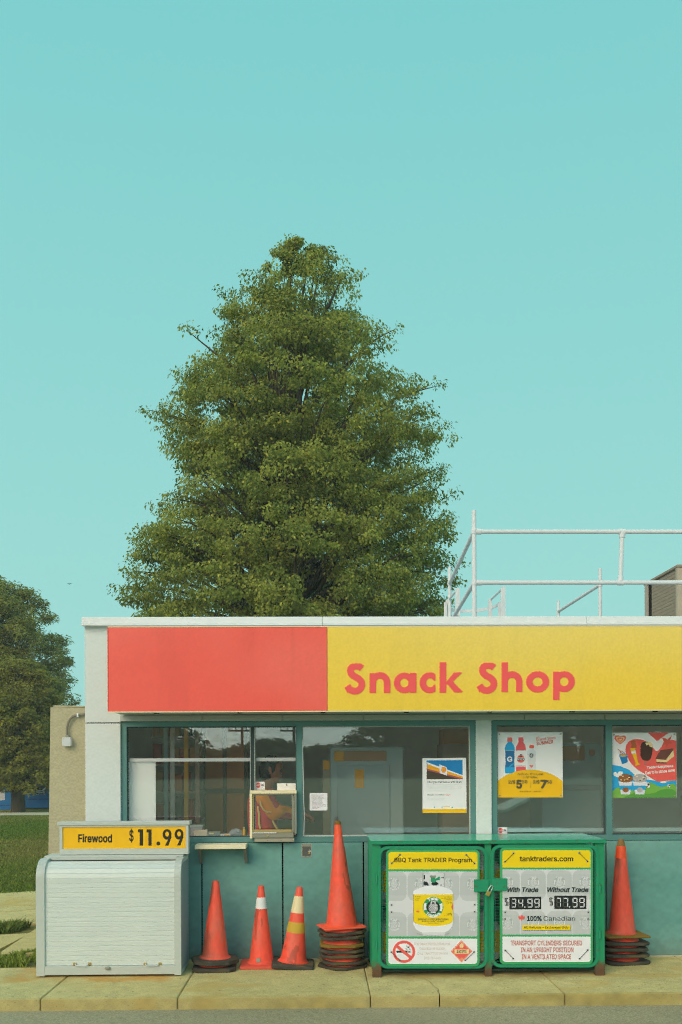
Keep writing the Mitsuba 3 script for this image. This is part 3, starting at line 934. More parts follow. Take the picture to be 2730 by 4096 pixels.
S1 = GR(861, 3894)
x1, y1 = PX(861, S1[1] + 0.185, 3840), S1[1] + 0.185
cone('cone underneath, mostly hidden, in the pair beside the firewood box', None, (x1 - 0.002, y1, 0), 0.66, 0.113, 0.028, (0.36, 0.035, 0.05), ORANGE2, RUBBER, (0, 0), 3)
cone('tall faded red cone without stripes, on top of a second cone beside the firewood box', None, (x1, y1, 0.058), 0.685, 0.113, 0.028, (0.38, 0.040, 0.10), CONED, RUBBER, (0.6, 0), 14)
y2 = GR(1046, 3878)[1] + 0.17
x2 = PX(1046, y2, 3700)
k, Mx = cone('orange cone with one white band and an orange foot', None, (x2, y2, 0), PZ(3543, y2, 1046), 0.105, 0.024, (0.36, 0.025, 0.0), ORANGE2, M('foot_orange', (212, 86, 62), 0.6), (0, 0), 1,
             [(PZ(3638, y2 - 0.06, 1046), PZ(3592, y2 - 0.05, 1046), COLLW)])
sx_, sz_ = PX(1034, y2 - 0.115, 3843), PZ(3843, y2 - 0.115, 1034)
st = bx(-0.018, 0.018, -0.002, 0.002, -0.018, 0.018, 0.001)
st.apply_transform(trimesh.transformations.rotation_matrix(math.radians(-9), [1, 0, 0]))
st.apply_translation([sx_, y2 - 0.108, sz_])
obj('sticker', st, GREYM, k, label='small grey sticker')
y3 = GR(1172, 3881)[1] + 0.165
x3 = PX(1172, y3, 3850)
h3 = PZ(3547, y3, 1200)
cone('leaning orange cone with two worn yellow bands on a black foot', None, (x3, y3, 0), h3, 0.112, 0.026, (0.355, 0.042, 0.0), ORANGE2, RUBBER, (5.2, 0), 0,
     [(PZ(3653, y3 - 0.05, 1190), PZ(3585, y3 - 0.04, 1190), COLLY), (PZ(3734, y3 - 0.08, 1190), PZ(3690, y3 - 0.06, 1190), COLLY2)])

x4, y4 = PX(1368, 8.52, 3800), 8.52
where = ['lowest', 'second lowest', 'third from the bottom', 'fourth from the bottom', 'yellow-stained fifth from the bottom', 'sixth from the bottom', 'seventh from the bottom']
offs = [(0, 38, 0, 0, RUBBER), (0.044, 12, 1, 1, RUBBER), (0.098, 6, -1, 0, RUBBER), (0.140, 2, 0, 0.5, RUBBER), (0.184, 0, 0, 0, MUDDY), (0.252, 8, -2.5, 0, RUBBER), (0.294, 20, -2.5, 1, RUBBER)]
for (z, yw, t0, t1, bm), wh in zip(offs, where):
    cone(f'{wh} cone of the tall stack left of the green cage', None, (x4 + 0.002 * yw / 10, y4, z), 0.84, 0.138, 0.030, (0.37, 0.025, 0.075), ORANGE2, bm, (t0, t1), yw)
ht = PZ(3296, y4, 1358) - 0.338
cone('large bright orange cone topping the tall stack left of the green cage', None, (x4 - 0.004, y4, 0.338), ht, 0.123, 0.026, (0.37, 0.012, 0.03), ORANGE, M('plate_orange', (228, 96, 62), 0.6), (-1.4, -1), 14,
     tip=[('tip', lathe([(0.026, ht - 0.004), (0.029, ht + 0.004), (0.027, ht + 0.018), (0.018, ht + 0.026), (0, ht + 0.027)], 20), M('tip_brown', (122, 92, 34), 0.8))])
x5, y5 = PX(2487, 8.62, 3700), 8.62
offs = [(0, 10, 0, 0, RUBBER), (0.064, 3, 0, 0, RUBBER), (0.116, -4, 0, 0, RUBBER), (0.166, 4, 1, 0, RUBBER)]
for (z, yw, t0, t1, bm), wh in zip(offs, ['lowest', 'second lowest', 'middle', 'second highest']):
    cone(f'{wh} cone of the stack right of the green cage', None, (x5 + 0.006, y5, z), 0.72, 0.122, 0.030, (0.385, 0.027, 0.05), ORANGE2, bm, (t0, t1), yw)
h5 = PZ(3384, y5, 2487) - 0.232
tipm = lathe([(0.0, h5 + 0.062), (0.018, h5 + 0.058), (0.030, h5 + 0.03), (0.0385, h5 - 0.02)], 12)
tv = np.array(tipm.vertices)
tipm.vertices = tv + (meshkit.noise(tv * 40, 3)[:, None] - 0.5) * 0.014
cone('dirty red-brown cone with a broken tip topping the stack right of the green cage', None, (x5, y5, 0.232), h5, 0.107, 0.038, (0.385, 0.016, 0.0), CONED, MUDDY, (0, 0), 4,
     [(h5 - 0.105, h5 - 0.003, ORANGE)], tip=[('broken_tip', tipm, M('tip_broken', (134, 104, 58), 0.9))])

# ================================================================== shelf, panel, hatch
K = 'wall_shelf'
tag(K, 'narrow cream metal shelf on two brackets under the left window', 'shelf')
obj('board', rect_px(779, 3380, 984, 3397, 8.60, 0.21, 0.003), CREAM, K)
for q in (790, 974):
    a = PX(q + 5, 8.6, 3420)
    z0, z1_ = PZ(3455, 8.75, 880), PZ(3398, 8.6, 880)
    obj('bracket', prof_x([(8.62, z1_), (8.80, z1_), (8.80, z0), (8.765, z0), (8.64, z1_ - 0.03)], a - 0.010, a + 0.012), M('bracket', (112, 116, 98), 0.5), K)
K = 'intercom_panel'
tag(K, 'small engraved panel with a brass button on the teal wall left of the tall stack', 'intercom')
C4 = crop(1200, 3260, 0.1913)
yq = YP - 0.006
obj('plate', ext(W(C4(rr(40, 601, 243, 881, 10)), YP), YP, 0.006, True), M('plate_pale', (176, 172, 146), 0.4, 0.3), K)
layer(K, 'face', C4(rr(50, 611, 233, 871, 6)), yq, 1, M('plate_grey', (92, 96, 84), 0.45, 0.3))
layer(K, 'header', C4(sbox(54, 616, 229, 660)), yq, 2, GREYM)
for i, yy in enumerate(range(676, 850, 22)):
    layer(K, 'lettering', C4(txt('PUSH TO TALK AND RELEASE', 58, 165 if 720 < yy < 830 else 225, yy + 10, yy, 0.0)), yq, 2, INK)
layer(K, 'slot', C4(sbox(172, 759, 228, 774)), yq, 2, RAILW)
layer(K, 'arrow', C4(Polygon([(192, 722), (210, 724), (224, 748), (212, 748)])), yq, 2, RAILW)
layer(K, 'button', C4(E(198, 798, 17, 19)), yq, 5, BRASS)

K = 'pass_through_hatch'
tag(K, 'cream framed clear service hatch with a grey drawer set into the left window', 'service hatch')
CH = crop(980, 3020, 0.1573)
yh = 8.75


def hbox(n, x0, y0, x1, y1, yf, d, mat, ch=0.002, **k):
    return obj(n, rect_px(980 + x0 * 0.1573, 3020 + y0 * 0.1573, 980 + x1 * 0.1573, 3020 + y1 * 0.1573, yf, d, ch), mat, K, **k)


hbox('top_bar', 125, 903, 1318, 985, yh, 0.13, CREAM)
hbox('jamb', 125, 987, 188, 2125, yh + 0.003, 0.12, CREAM)
hbox('jamb', 1262, 987, 1318, 2010, yh + 0.003, 0.12, GREYM)
hbox('hinge', 1244, 1060, 1260, 1960, yh - 0.003, 0.02, M('hinge', (172, 176, 156), 0.4, 0.4))
hbox('inner_frame', 190, 987, 232, 1975, yh + 0.02, 0.012, M('amber_edge', (176, 156, 84), 0.5))
hbox('inner_frame', 1196, 987, 1243, 1975, yh + 0.02, 0.012, GREYM)
hbox('inner_frame', 233, 1895, 1195, 1975, yh + 0.02, 0.012, M('amber_edge2', (168, 152, 92), 0.5))
hbox('inner_frame', 233, 987, 1195, 1022, yh + 0.02, 0.012, GREYM)
dr_ = hbox('drawer', 190, 1985, 1244, 2112, yh - 0.01, 0.14, GREYM, 0.004)
hbox('drawer_pull', 190, 1972, 805, 1996, yh - 0.022, 0.02, RAILW)
hbox('lip', 245, 2124, 1260, 2212, yh - 0.02, 0.09, M('lip_grey', (154, 152, 124), 0.5))
for q in (575, 922, 1222):
    layer(K, 'bolt', CH(E(q, 2178, 9, 9)), yh - 0.02, 2, DARK)
layer(K, 'knob', CH(E(575, 2056, 26, 18)), yh - 0.01, 12, BRASS)
a0, b0 = PX(980 + 190 * 0.1573, yh), PX(980 + 1262 * 0.1573, yh)
q0, q1 = PZ(3020 + 1985 * 0.1573, yh, 1090), PZ(3020 + 985 * 0.1573, yh, 1090)
obj('clear_door', sheet(0, 1, 0, 1, 0).apply_transform(np.array([[b0 - a0, 0, 0, a0], [0, 0, -1, yh + 0.014], [0, q1 - q0, 0, q0], [0, 0, 0, 1.0]])), 'm_acrylic', K)

K = 'paper_note'
tag(K, 'blank white paper taped to the glass above the service hatch', 'paper')
obj('sheet', ext(W(CH(sbox(818, 716, 1312, 900).difference(sbox(1296, 716, 1312, 730))), 8.884), 8.884, 0.002, True), M('paper', (224, 226, 206), 0.8), K)
layer(K, 'clip', CH(rr(1050, 732, 1078, 790, 8)), 8.8815, 3, GREYM)


def one_sticker(label, C, x0, y0, x1, y1):
    k = thing('security_sticker', label, 'sticker')
    yy = 8.8835
    obj('backing', ext(W(C(rr(x0, y0, x1, y1, (x1 - x0) * 0.06)), yy), yy, 0.0012, True), PWHITE, k)
    w, h = x1 - x0, y1 - y0
    cx_, cy_, r = x0 + w * 0.34, y0 + h * 0.42, w * 0.245
    oc = Polygon([(cx_ + r * math.cos(math.radians(22.5 + 45 * i)), cy_ + r * 1.12 * math.sin(math.radians(22.5 + 45 * i))) for i in range(8)])
    layer(k, 'octagon', C(oc), yy - 0.0012, 1, PRED)
    layer(k, 'lettering', C(txt('Security', cx_ - r * 0.9, cx_ + r * 0.9, cy_ + h * 0.08, cy_ - h * 0.10, 0.03)), yy - 0.0012, 2, PWHITE)
    layer(k, 'lettering', C(txt('ONE', x0 + w * 0.64, x0 + w * 0.9, y0 + h * 0.54, y0 + h * 0.28, 0.06)), yy - 0.0012, 1, PBLACK)
    for f in (0.75, 0.88):
        layer(k, 'line', C(sbox(x0 + w * 0.12, y0 + h * f, x0 + w * 0.88, y0 + h * (f + 0.04))), yy - 0.0012, 1, PGREY2)


one_sticker('small security sticker on the glass just above the service hatch', CH, 254, 681, 510, 884)

# ================================================================== notice and posters
C6 = crop(1180, 2800, 0.5102)
K, yy = 'instruction_notice', 8.8825
tag(K, 'small white notice with lines of black writing, stuck low on the second window', 'notice')
obj('sheet', ext(W(C6(rr(117, 729, 255, 866, 4)), yy), yy, 0.0015, True), M('notice', (226, 228, 224), 0.7), K)
for i, (s, a, b) in enumerate([('1. Press and release button', 128, 232), ('to talk to attendant', 136, 208), ('2. Place pass-through door', 128, 230), ('and insert payment in box', 136, 240), ('close door completely', 136, 214), ('3. Open door and remove', 128, 212), ('change and receipt', 136, 222),
                               ('and items purchased', 136, 218), ('CAUTION: Never extend', 136, 244), ('fingers in the door', 136, 246), ('moved or is slow', 136, 200), ('Thank you', 136, 176)]):
    layer(K, 'lettering', C6(txt(s, a, b, 746.5 + i * 9.7, 741 + i * 9.7, 0.02)), yy - 0.0015, 1, PBLACK)

K, yy = 'energy_poster', 8.868
tag(K, 'white poster with a blue sky picture and an amber strip along its foot', 'poster')
obj('board', ext(W(C6(Polygon([(1001, 456), (1343, 453), (1347, 885), (1002, 886)])), 8.874), 8.874, 0.006, True), PWHITE, K)
layer(K, 'band', C6(Polygon([(1002, 856), (1346, 854), (1347, 885), (1002, 886)])), yy, 1, POSTY)
ph = Polygon([(1035, 473), (1317, 471), (1317, 620), (1035, 621)])
layer(K, 'sky_print', C6(ph), yy, 1, PBLUE2)
layer(K, 'canopy_shade', C6(Polygon([(1035, 548), (1310, 620), (1035, 621)])), yy, 2, M('print_shade', (70, 62, 48), 0.5))
layer(K, 'canopy_red', C6(Polygon([(1035, 534), (1318, 610), (1318, 620), (1290, 620), (1035, 550)])), yy, 3, M('print_dusk', (160, 84, 84), 0.5))
layer(K, 'canopy_yellow', C6(Polygon([(1041, 504), (1317, 598), (1317, 613), (1037, 538)])), yy, 4, M('print_amber', (232, 164, 30), 0.5))
layer(K, 'canopy_white', C6(Polygon([(1035, 486), (1317, 590), (1317, 600), (1041, 504)])), yy, 5, PWHITE)
layer(K, 'emblem_board', C6(Polygon([(1134, 504), (1192, 528), (1195, 594), (1136, 572)])), yy, 6, PWHITE)
shell = E(1168, 545, 19, 22).intersection(sbox(1140, 515, 1200, 560)).union(Polygon([(1150, 552), (1187, 552), (1178, 566), (1172, 570), (1164, 570), (1158, 566)]))
layer(K, 'emblem', C6(affinity.rotate(shell, 8)), yy, 7, PRED)
layer(K, 'emblem', C6(affinity.scale(affinity.rotate(shell, 8), 0.84, 0.84)), yy, 8, M('print_gold', (236, 178, 32), 0.5))
for i in range(5):
    layer(K, 'rib', C6(LineString([(1169, 566), (1169 + (i - 2) * 7.5, 528 + abs(i - 2) * 3)]).buffer(0.9)), yy, 9, PRED)
layer(K, 'lettering', C6(txt('Energize the future with Shell', 1041, 1310, 650, 635, 0.02)), yy, 1, PBLACK)
layer(K, 'lettering', C6(txt('Be part of a better', 1041, 1176, 748, 737, 0.02)), yy, 1, PBLACK)
layer(K, 'lettering', C6(txt('future', 1180, 1222, 748, 737, 0.02)), yy, 1, PORANGE)
for q, b in ((664, 1308), (681, 1310), (692, 1306), (712, 1180), (770, 1180), (782, 1175)):
    layer(K, 'lettering', C6(txt('small print line of the poster reading on and on', 1041, b, q + 3, q - 3)), yy, 1, PGREY2)
for q in (1096, 1156, 1236):
    layer(K, 'mark', C6(E(q, 842, 4.5, 5)), yy, 1, M('mark_teal', (40, 140, 150), 0.5))
layer(K, 'mark', C6(sbox(1165, 831, 1216, 836)), yy, 1, POSTY)

C7b = crop(1930, 2800, 0.5102)
K, yy = 'drinks_poster', 8.866
tag(K, 'square poster of three sports drink bottles over a yellow hill with prices', 'poster')
pa_ = Polygon([(119, 253), (629, 252), (632, 763), (121, 764)])
obj('board', ext(W(C7b(pa_), 8.874), 8.874, 0.008, True), PWHITE, K)
layer(K, 'hill', C7b(E(375, 796, 330, 250).intersection(pa_)), yy, 1, POSTY)


def bottle(cx_, top, bot, w, cap, liquid, lab, clear=False):
    hh = bot - top
    pts = [(0.17, .10), (0.2, .13), (0.36, .20), (.48, .27), (.5, .36), (.44, .42), (.47, .55), (.42, .68), (.46, .78), (.5, .88), (.47, .98), (.40, 1)]
    body = Polygon([(cx_ + w * a, top + hh * b) for a, b in pts] + [(cx_ - w * a, top + hh * b) for a, b in pts[::-1]])
    layer(K, 'bottle', C7b(body.intersection(pa_)), yy, 2, liquid)
    layer(K, 'bottle_label', C7b(body.intersection(sbox(cx_ - w, top + hh * .38, cx_ + w, top + hh * .83))), yy, 3, lab)
    layer(K, 'bottle_cap', C7b(Polygon([(cx_ - w * .25, top + hh * .12), (cx_ - w * .26, top + hh * .04), (cx_ - w * .18, top), (cx_ + w * .18, top), (cx_ + w * .26, top + hh * .04), (cx_ + w * .25, top + hh * .12)])), yy, 3, cap)
    layer(K, 'bottle_neck', C7b(sbox(cx_ - w * .5, top + hh * .365, cx_ + w * .5, top + hh * .378)), yy, 3, PGREY2)


bottle(217, 293, 575, 78, M('cap_pink', (222, 112, 96), 0.5), PBLUE, M('label_blue', (44, 108, 150), 0.5))
bottle(304, 292, 568, 78, M('cap_coral', (226, 98, 96), 0.5), M('drink_coral', (222, 92, 92), 0.5), PWHITE)
bottle(388, 352, 562, 72, M('cap_orange', (222, 100, 76), 0.5), M('drink_pale', (200, 210, 204), 0.5), PGREY3)
layer(K, 'hill', C7b(E(375, 796, 330, 250).intersection(pa_).intersection(sbox(240, 500, 440, 600))), yy, 4, POSTY)
layer(K, 'lettering', C7b(txt('G', 196, 236, 482, 446, 0.05)), yy, 4, PWHITE)
layer(K, 'stripe', C7b(Polygon([(190, 540), (206, 540), (250, 500), (250, 486)])), yy, 4, PBLUE)
layer(K, 'roundel', C7b(E(303, 462, 31, 30)), yy, 4, PRED)
layer(K, 'roundel', C7b(sbox(268, 452, 338, 474)), yy, 5, PWHITE)
layer(K, 'lettering', C7b(txt('ZERO', 273, 333, 473, 455, 0.06)), yy, 6, PBLACK)
layer(K, 'lettering', C7b(txt('G', 293, 315, 446, 424, 0.05)), yy, 5, PBLACK)
layer(K, 'line', C7b(sbox(270, 512, 340, 516)), yy, 4, PGREY2)
layer(K, 'lettering', C7b(txt('G', 371, 401, 450, 420, 0.05)), yy, 4, PBLACK)
layer(K, 'heart', C7b(Polygon([(369, 514), (378, 509), (386, 514), (394, 509), (402, 515), (386, 532)])), yy, 4, PRED)
rot = lambda g, a=-7: affinity.rotate(g, a, origin=(500, 320))
layer(K, 'lettering', C7b(rot(txt('Shell', 424, 452, 290, 279, 0.02))), yy, 1, PORANGE)
layer(K, 'lettering', C7b(rot(txt('Grand Slam', 424, 578, 313, 293, 0.03))), yy, 1, PRED)
layer(K, 'lettering', C7b(rot(txt('SUMMER', 424, 556, 345, 320, 0.05))), yy, 1, M('print_brick', (190, 74, 52), 0.5))
GREY_I = M('print_slate', (84, 78, 52), 0.5)
for s, a, b, c_, d, w in (('Gatorade 710mL and', 279, 476, 589, 573, 0), ('G-FIT 500mL', 317, 436, 613, 599, 0), ('2/$', 206, 260, 654, 631, .03), ('5', 268, 312, 690, 630, .07), ('50', 314, 354, 654, 630, .03), ('3/$', 397, 450, 654, 631, .03), ('7', 456, 508, 690, 630, .07), ('50', 508, 548, 654, 630, .03), ('Offer valid July - September', 292, 466, 718, 713, 0)):
    layer(K, 'lettering', C7b(txt(s, a, b, c_, d, w)), yy, 6, GREY_I)
layer(K, 'line', C7b(sbox(376, 640, 378, 690)), yy, 2, GREY_I)
for q, r in ((135, 268), (616, 266), (137, 749), (618, 748)):
    layer(K, 'pin', C7b(E(q, r, 6, 6)), yy, 7, M('pin', (150, 152, 120), 0.4))

K = 'ice_cream_poster'
tag(K, 'square poster with a big red heart, ice creams and the words Taste Happiness', 'poster')
pb_ = Polygon([(1018, 257), (1521, 256), (1523, 765), (1022, 768)])
obj('board', ext(W(C7b(pb_), 8.874), 8.874, 0.008, True), PWHITE, K)


def L(n, g, k, m):
    g = g.intersection(pb_)
    if polys(g):
        layer(K, n, C7b(g), yy, k, m)


L('sky_print', Polygon([(1018, 508), (1080, 518), (1150, 545), (1200, 590), (1300, 625), (1420, 640), (1523, 632), (1523, 765), (1018, 768)]), 1, PBLUE)
L('hill', Polygon(bezier(np.array([(1018, 720), (1060, 680), (1110, 690), (1200, 720), (1290, 660), (1320, 640), (1400, 690), (1470, 660), (1523, 655), (1523, 770), (1018, 770)]))), 2, PGREEN)
L('hill', Polygon(bezier(np.array([(1100, 770), (1200, 720), (1320, 745), (1430, 690), (1523, 705), (1523, 770)]))), 3, PGREEN2)
for q, r, a, b in ((1066, 590, 26, 16), (1042, 580, 14, 16), (1085, 572, 20, 13), (1250, 578, 30, 12), (1420, 645, 26, 7)):
    L('cloud', E(q, r, a, b), 4, PWHITE)
hrt = Polygon(bezier(np.array([(1376, 640), (1290, 590), (1180, 520), (1128, 430), (1122, 370), (1150, 318), (1215, 302), (1290, 322), (1340, 372), (1372, 412), (1400, 372), (1450, 320), (1523, 306), (1560, 420), (1560, 632), (1450, 632)])))
L('heart', hrt, 5, PRED)
L('chevron', Polygon([(1300, 257), (1462, 257), (1372, 322)]), 5, PRED)
L('starfish', Polygon([(1436, 300), (1452, 312), (1488, 278), (1472, 318), (1492, 340), (1462, 345), (1440, 376), (1438, 346), (1405, 368), (1425, 330), (1414, 296)]), 6, M('print_coral', (206, 88, 66), 0.5))
h0 = Polygon(bezier(np.array([(1083, 346), (1050, 322), (1034, 296), (1048, 278), (1070, 278), (1083, 290), (1098, 278), (1120, 280), (1130, 298), (1116, 322), (1083, 346)])))
for i, s in enumerate((1.0, 0.74, 0.5, 0.26)):
    L('emblem', affinity.scale(h0, s, s), 6 + i, PRED if i % 2 == 0 else PCREAM)
L('pail', Polygon([(1074, 432), (1136, 424), (1140, 488), (1098, 502)]), 6, PBLUE2)
L('pail_rim', E(1106, 434, 32, 14), 7, PBLUE)
L('pail_sand', E(1106, 436, 26, 9), 8, M('print_amber2', (214, 160, 50), 0.5))
L('pail_handle', LineString([(1080, 430), (1084, 404), (1096, 398), (1120, 420)]).buffer(1.8), 7, PBROWN)
L('spoon', LineString([(1064, 384), (1104, 424)]).buffer(2.2), 7, PBROWN)
L('push_pop', affinity.rotate(rr(1168, 316, 1206, 378, 8), -10), 6, M('print_cocoa2', (176, 96, 52), 0.5))
L('push_pop_sleeve', Polygon([(1158, 380), (1198, 372), (1222, 490), (1238, 506), (1200, 516), (1202, 490)]), 6, POSTY)
L('push_pop_band', Polygon([(1166, 402), (1202, 396), (1206, 416), (1172, 422)]), 7, PWHITE)
L('ice_bar', Polygon(bezier(np.array([(1240, 400), (1244, 340), (1270, 324), (1330, 334), (1338, 360), (1330, 440), (1310, 478), (1262, 476), (1240, 440), (1240, 400)]))), 6, PCHOC)
L('ice_bite', Polygon([(1278, 334), (1318, 330), (1336, 346), (1334, 374), (1314, 366), (1306, 350), (1286, 356)]), 7, PCREAM)
L('stick', Polygon([(1268, 476), (1288, 480), (1288, 514), (1268, 510)]), 6, PBROWN)
L('sandwich', Polygon([(1356, 462), (1398, 392), (1498, 380), (1504, 420), (1440, 470)]), 6, PCHOC2)
L('sandwich_cream', Polygon([(1362, 464), (1440, 470), (1498, 392), (1504, 440), (1440, 492), (1370, 490)]), 7, PCREAM)
L('sandwich_wafer', Polygon([(1360, 486), (1444, 488), (1444, 498), (1372, 496)]), 8, PCHOC2)
for cx_, m in ((1124, M('scoop_a', (140, 92, 50), 0.6)), (1236, M('scoop_b', (168, 168, 160), 0.6))):
    L('tub', Polygon([(cx_ - 54, 640), (cx_ + 54, 640), (cx_ + 34, 740), (cx_ - 34, 740)]), 6, M('tub_white', (206, 214, 210), 0.5))
    L('tub_band', Polygon([(cx_ - 48, 672), (cx_ + 48, 672), (cx_ + 42, 704), (cx_ - 42, 704)]), 7, PBLUE)
    L('tub_print', E(cx_, 704, 24, 20), 8, m)
    L('scoop', E(cx_, 614, 56, 34), 7, m)
    L('tub_rim', E(cx_, 642, 56, 12).difference(E(cx_, 636, 54, 11)), 8, PWHITE)
    for i in range(9):
        L('scoop_fleck', E(cx_ + 40 * math.sin(i * 2.4), 610 + 20 * math.cos(i * 1.7), 8, 4), 8, PCREAM if i % 3 else PCHOC)
for q, r, s in ((1300, 668, 1.0), (1464, 674, 0.6)):
    L('cow', E(q, r, 16 * s, 22 * s), 5, PWHITE)
    L('cow_patch', E(q + 4 * s, r - 6 * s, 9 * s, 10 * s), 6, PBLACK)
    L('cow_patch', E(q - 8 * s, r + 12 * s, 5 * s, 7 * s), 6, PBLACK)
L('lettering', affinity.rotate(txt('Taste Happiness', 1290, 1498, 532, 512, 0.04), -4, origin=(1394, 522)), 7, PWHITE)
L('lettering', affinity.rotate(txt('Get it in store now', 1276, 1512, 572, 549, 0.04), -6, origin=(1394, 561)), 7, PWHITE)
for q, r in ((1034, 272), (1507, 270), (1040, 752), (1508, 750)):
    L('pin', E(q, r, 6, 6), 9, 'm_pin')
one_sticker('small security sticker low on the third window, just above the green cage', C7b, 118, 997, 196, 1060)

# ================================================================== green gas cylinder cage
K, YC0 = 'gas_cylinder_cage', 8.05
tag(K, 'green metal cage with two mesh doors and sign panels for trading gas cylinders', 'cage')
CA, CB = crop(1480, 3340, 0.3061), crop(1950, 3340, 0.3061)
gx0, gx1 = PX(1490, YC0, 3650), PX(2421, YC0, 3650)
zr = PZ(3364, 8.03, 1500)
for a, b in ((1490, 1526), (1941, 1968), (2382, 2421)):
    q0, q1 = PX(a, YC0, 3650), PX(b, YC0, 3650)
    obj('post', bx(q0, q1, YC0, YC0 + 0.05, 0.0, zr - 0.026, 0.003), RUST, K)
for q0, q1 in ((gx0, gx0 + 0.05), (gx1 - 0.05, gx1)):
    obj('rear_post', bx(q0, q1, 8.69, 8.74, 0.0, zr - 0.026, 0.003), RUST, K)
obj('roof', bx(gx0 - 0.008, gx1 + 0.012, 8.035, 8.77, zr - 0.012, zr, 0.002), GREENR, K)
obj('roof_lip', bx(gx0 - 0.008, gx1 + 0.012, 8.022, 8.034, zr - 0.030, zr + 0.001, 0.003), GREEN, K)
obj('side_panel', bx(gx0, gx0 + 0.004, YC0 + 0.051, 8.689, 0.055, zr - 0.02), GREEN, K)
obj('floor_tray', bx(gx0 + 0.005, gx1 - 0.005, YC0 + 0.052, 8.688, 0.035, 0.05), M('tray', (40, 62, 46), 0.7), K)
for zz in (0.05, zr - 0.05):
    obj('rear_rail', bx(gx0 + 0.051, gx1 - 0.051, 8.70, 8.73, zz, zz + 0.03), GREEN, K)
    obj('side_rail', bx(gx1 - 0.03, gx1 - 0.002, YC0 + 0.052, 8.688, zz, zz + 0.03), GREEN, K)


def wires(xs, zs, y, x0, x1, z0, z1, r=0.0019):
    ms = [bx(x0, x1, y - r, y + r, z - r, z + r) for z in zs] + [bx(x - r, x + r, y - 3 * r, y - r - 0.0001, z0, z1) for x in xs]
    return cat(ms)


obj('rear_mesh', wires(np.arange(gx0 + 0.06, gx1 - 0.05, 0.05), np.arange(0.1, zr - 0.04, 0.05), 8.715, gx0 + 0.05, gx1 - 0.05, 0.08, zr - 0.05), GREEND, K, kind='stuff')
sm = wires(np.arange(0, 0.57, 0.05), np.arange(0.1, zr - 0.04, 0.025), 0, 0, 0.57, 0.08, zr - 0.05)
sm.apply_transform(np.array([[0, 1, 0, gx1 - 0.012], [1, 0, 0, YC0 + 0.06], [0, 0, 1, 0], [0, 0, 0, 1.0]]))
sm.invert()
obj('side_mesh', sm, GREEND, K, kind='stuff')
obj('shelf', wires(np.arange(gx0 + 0.06, gx1 - 0.05, 0.06), [0.548], 8.14, gx0 + 0.01, gx1 - 0.01, 0.545, 0.551, 0.004), GREEND, K)
sh = cat([bx(x - 0.004, x + 0.004, YC0 + 0.055, 8.685, 0.540, 0.548) for x in np.arange(gx0 + 0.04, gx1 - 0.02, 0.045)])
obj('shelf_bars', sh, GREEND, K, kind='stuff')


def door(Cx, x0, y0, x1, y1, lab):
    d_out = rr(x0, y0, x1, y1, 135)
    o, i = W(Cx(d_out), 8.035), W(Cx(d_out.buffer(-44)), 8.035)
    ring = o.difference(i)
    core = o.buffer(-0.0035).difference(i.buffer(0.0035))
    d = obj('door', cat([ext(ring, 8.048, 0.010, True), ext(core, 8.038, 0.004)]), GREEN, K, label=lab)
    a0, c0, a1, c1 = i.bounds
    zs_ = np.arange(c0 + 0.03, c1 - 0.01, 0.0245)
    ok = [z for z in zs_]
    full = [(max(a0, i.intersection(LineString([(a0 - 1, z), (a1 + 1, z)])).bounds[0]), i.intersection(LineString([(a0 - 1, z), (a1 + 1, z)])).bounds[2], z) for z in ok]
    ms = [bx(q0 - 0.004, q1 + 0.004, 8.0435, 8.0470, z - 0.0017, z + 0.0017) for q0, q1, z in full]
    for x in np.linspace(a0 + 0.012, a1 - 0.012, 7):
        ms.append(bx(x - 0.0017, x + 0.0017, 8.0400, 8.0434, c0 + (0.03 if a0 + 0.05 < x < a1 - 0.05 else 0.05), c1 - 0.03))
    obj('wire', cat(ms), GREEND, d, kind='stuff')
    return d


dl = door(CA, 105, 145, 1545, 1750, 'left cage door')
drr = door(CB, 45, 125, 1465, 1735, 'right cage door')
for cy in (580, 1440):
    q = at(1480 + 92 * 0.3061, 3340 + cy * 0.3061, 8.035)
    obj('hinge', seg(q + [0, 0, -0.035], q + [0, 0, 0.035], 0.009, 10), GREEN, K, 40)
for cy in (700, 1300):
    q = at(1950 + 1475 * 0.3061, 3340 + cy * 0.3061, 8.035)
    obj('hinge', seg(q + [0, 0, -0.035], q + [0, 0, 0.035], 0.009, 10), GREEN, K, 40)

YSN = 8.028
MAPLE = np.array([(0, -50), (9, -33), (20, -39), (15, -12), (30, -27), (33, -20), (48, -22), (43, -8), (50, -3), (28, 14), (31, 24), (5, 20), (4, 46), (-4, 46), (-5, 20), (-31, 24), (-28, 14), (-50, -3), (-43, -8), (-48, -22), (-33, -20), (-30, -27), (-15, -12), (-20, -39), (-9, -33)], float)


def annsec(cx_, cy_, r0, r1, a0, a1, head=True):
    t = np.radians(np.linspace(a0, a1, 14))
    o = [(cx_ + r1 * math.sin(x), cy_ - r1 * math.cos(x)) for x in t]
    i = [(cx_ + r0 * math.sin(x), cy_ - r0 * math.cos(x)) for x in t[::-1]]
    g = Polygon(o + i)
    if head:
        ha, d = math.radians(a1), math.radians(16)
        m_, w_ = (r0 + r1) / 2, (r1 - r0) * 0.95
        g = g.union(Polygon([(cx_ + (m_ + w_) * math.sin(ha), cy_ - (m_ + w_) * math.cos(ha)), (cx_ + m_ * math.sin(ha + d), cy_ - m_ * math.cos(ha + d)), (cx_ + (m_ - w_) * math.sin(ha), cy_ - (m_ - w_) * math.cos(ha))]))
    return g


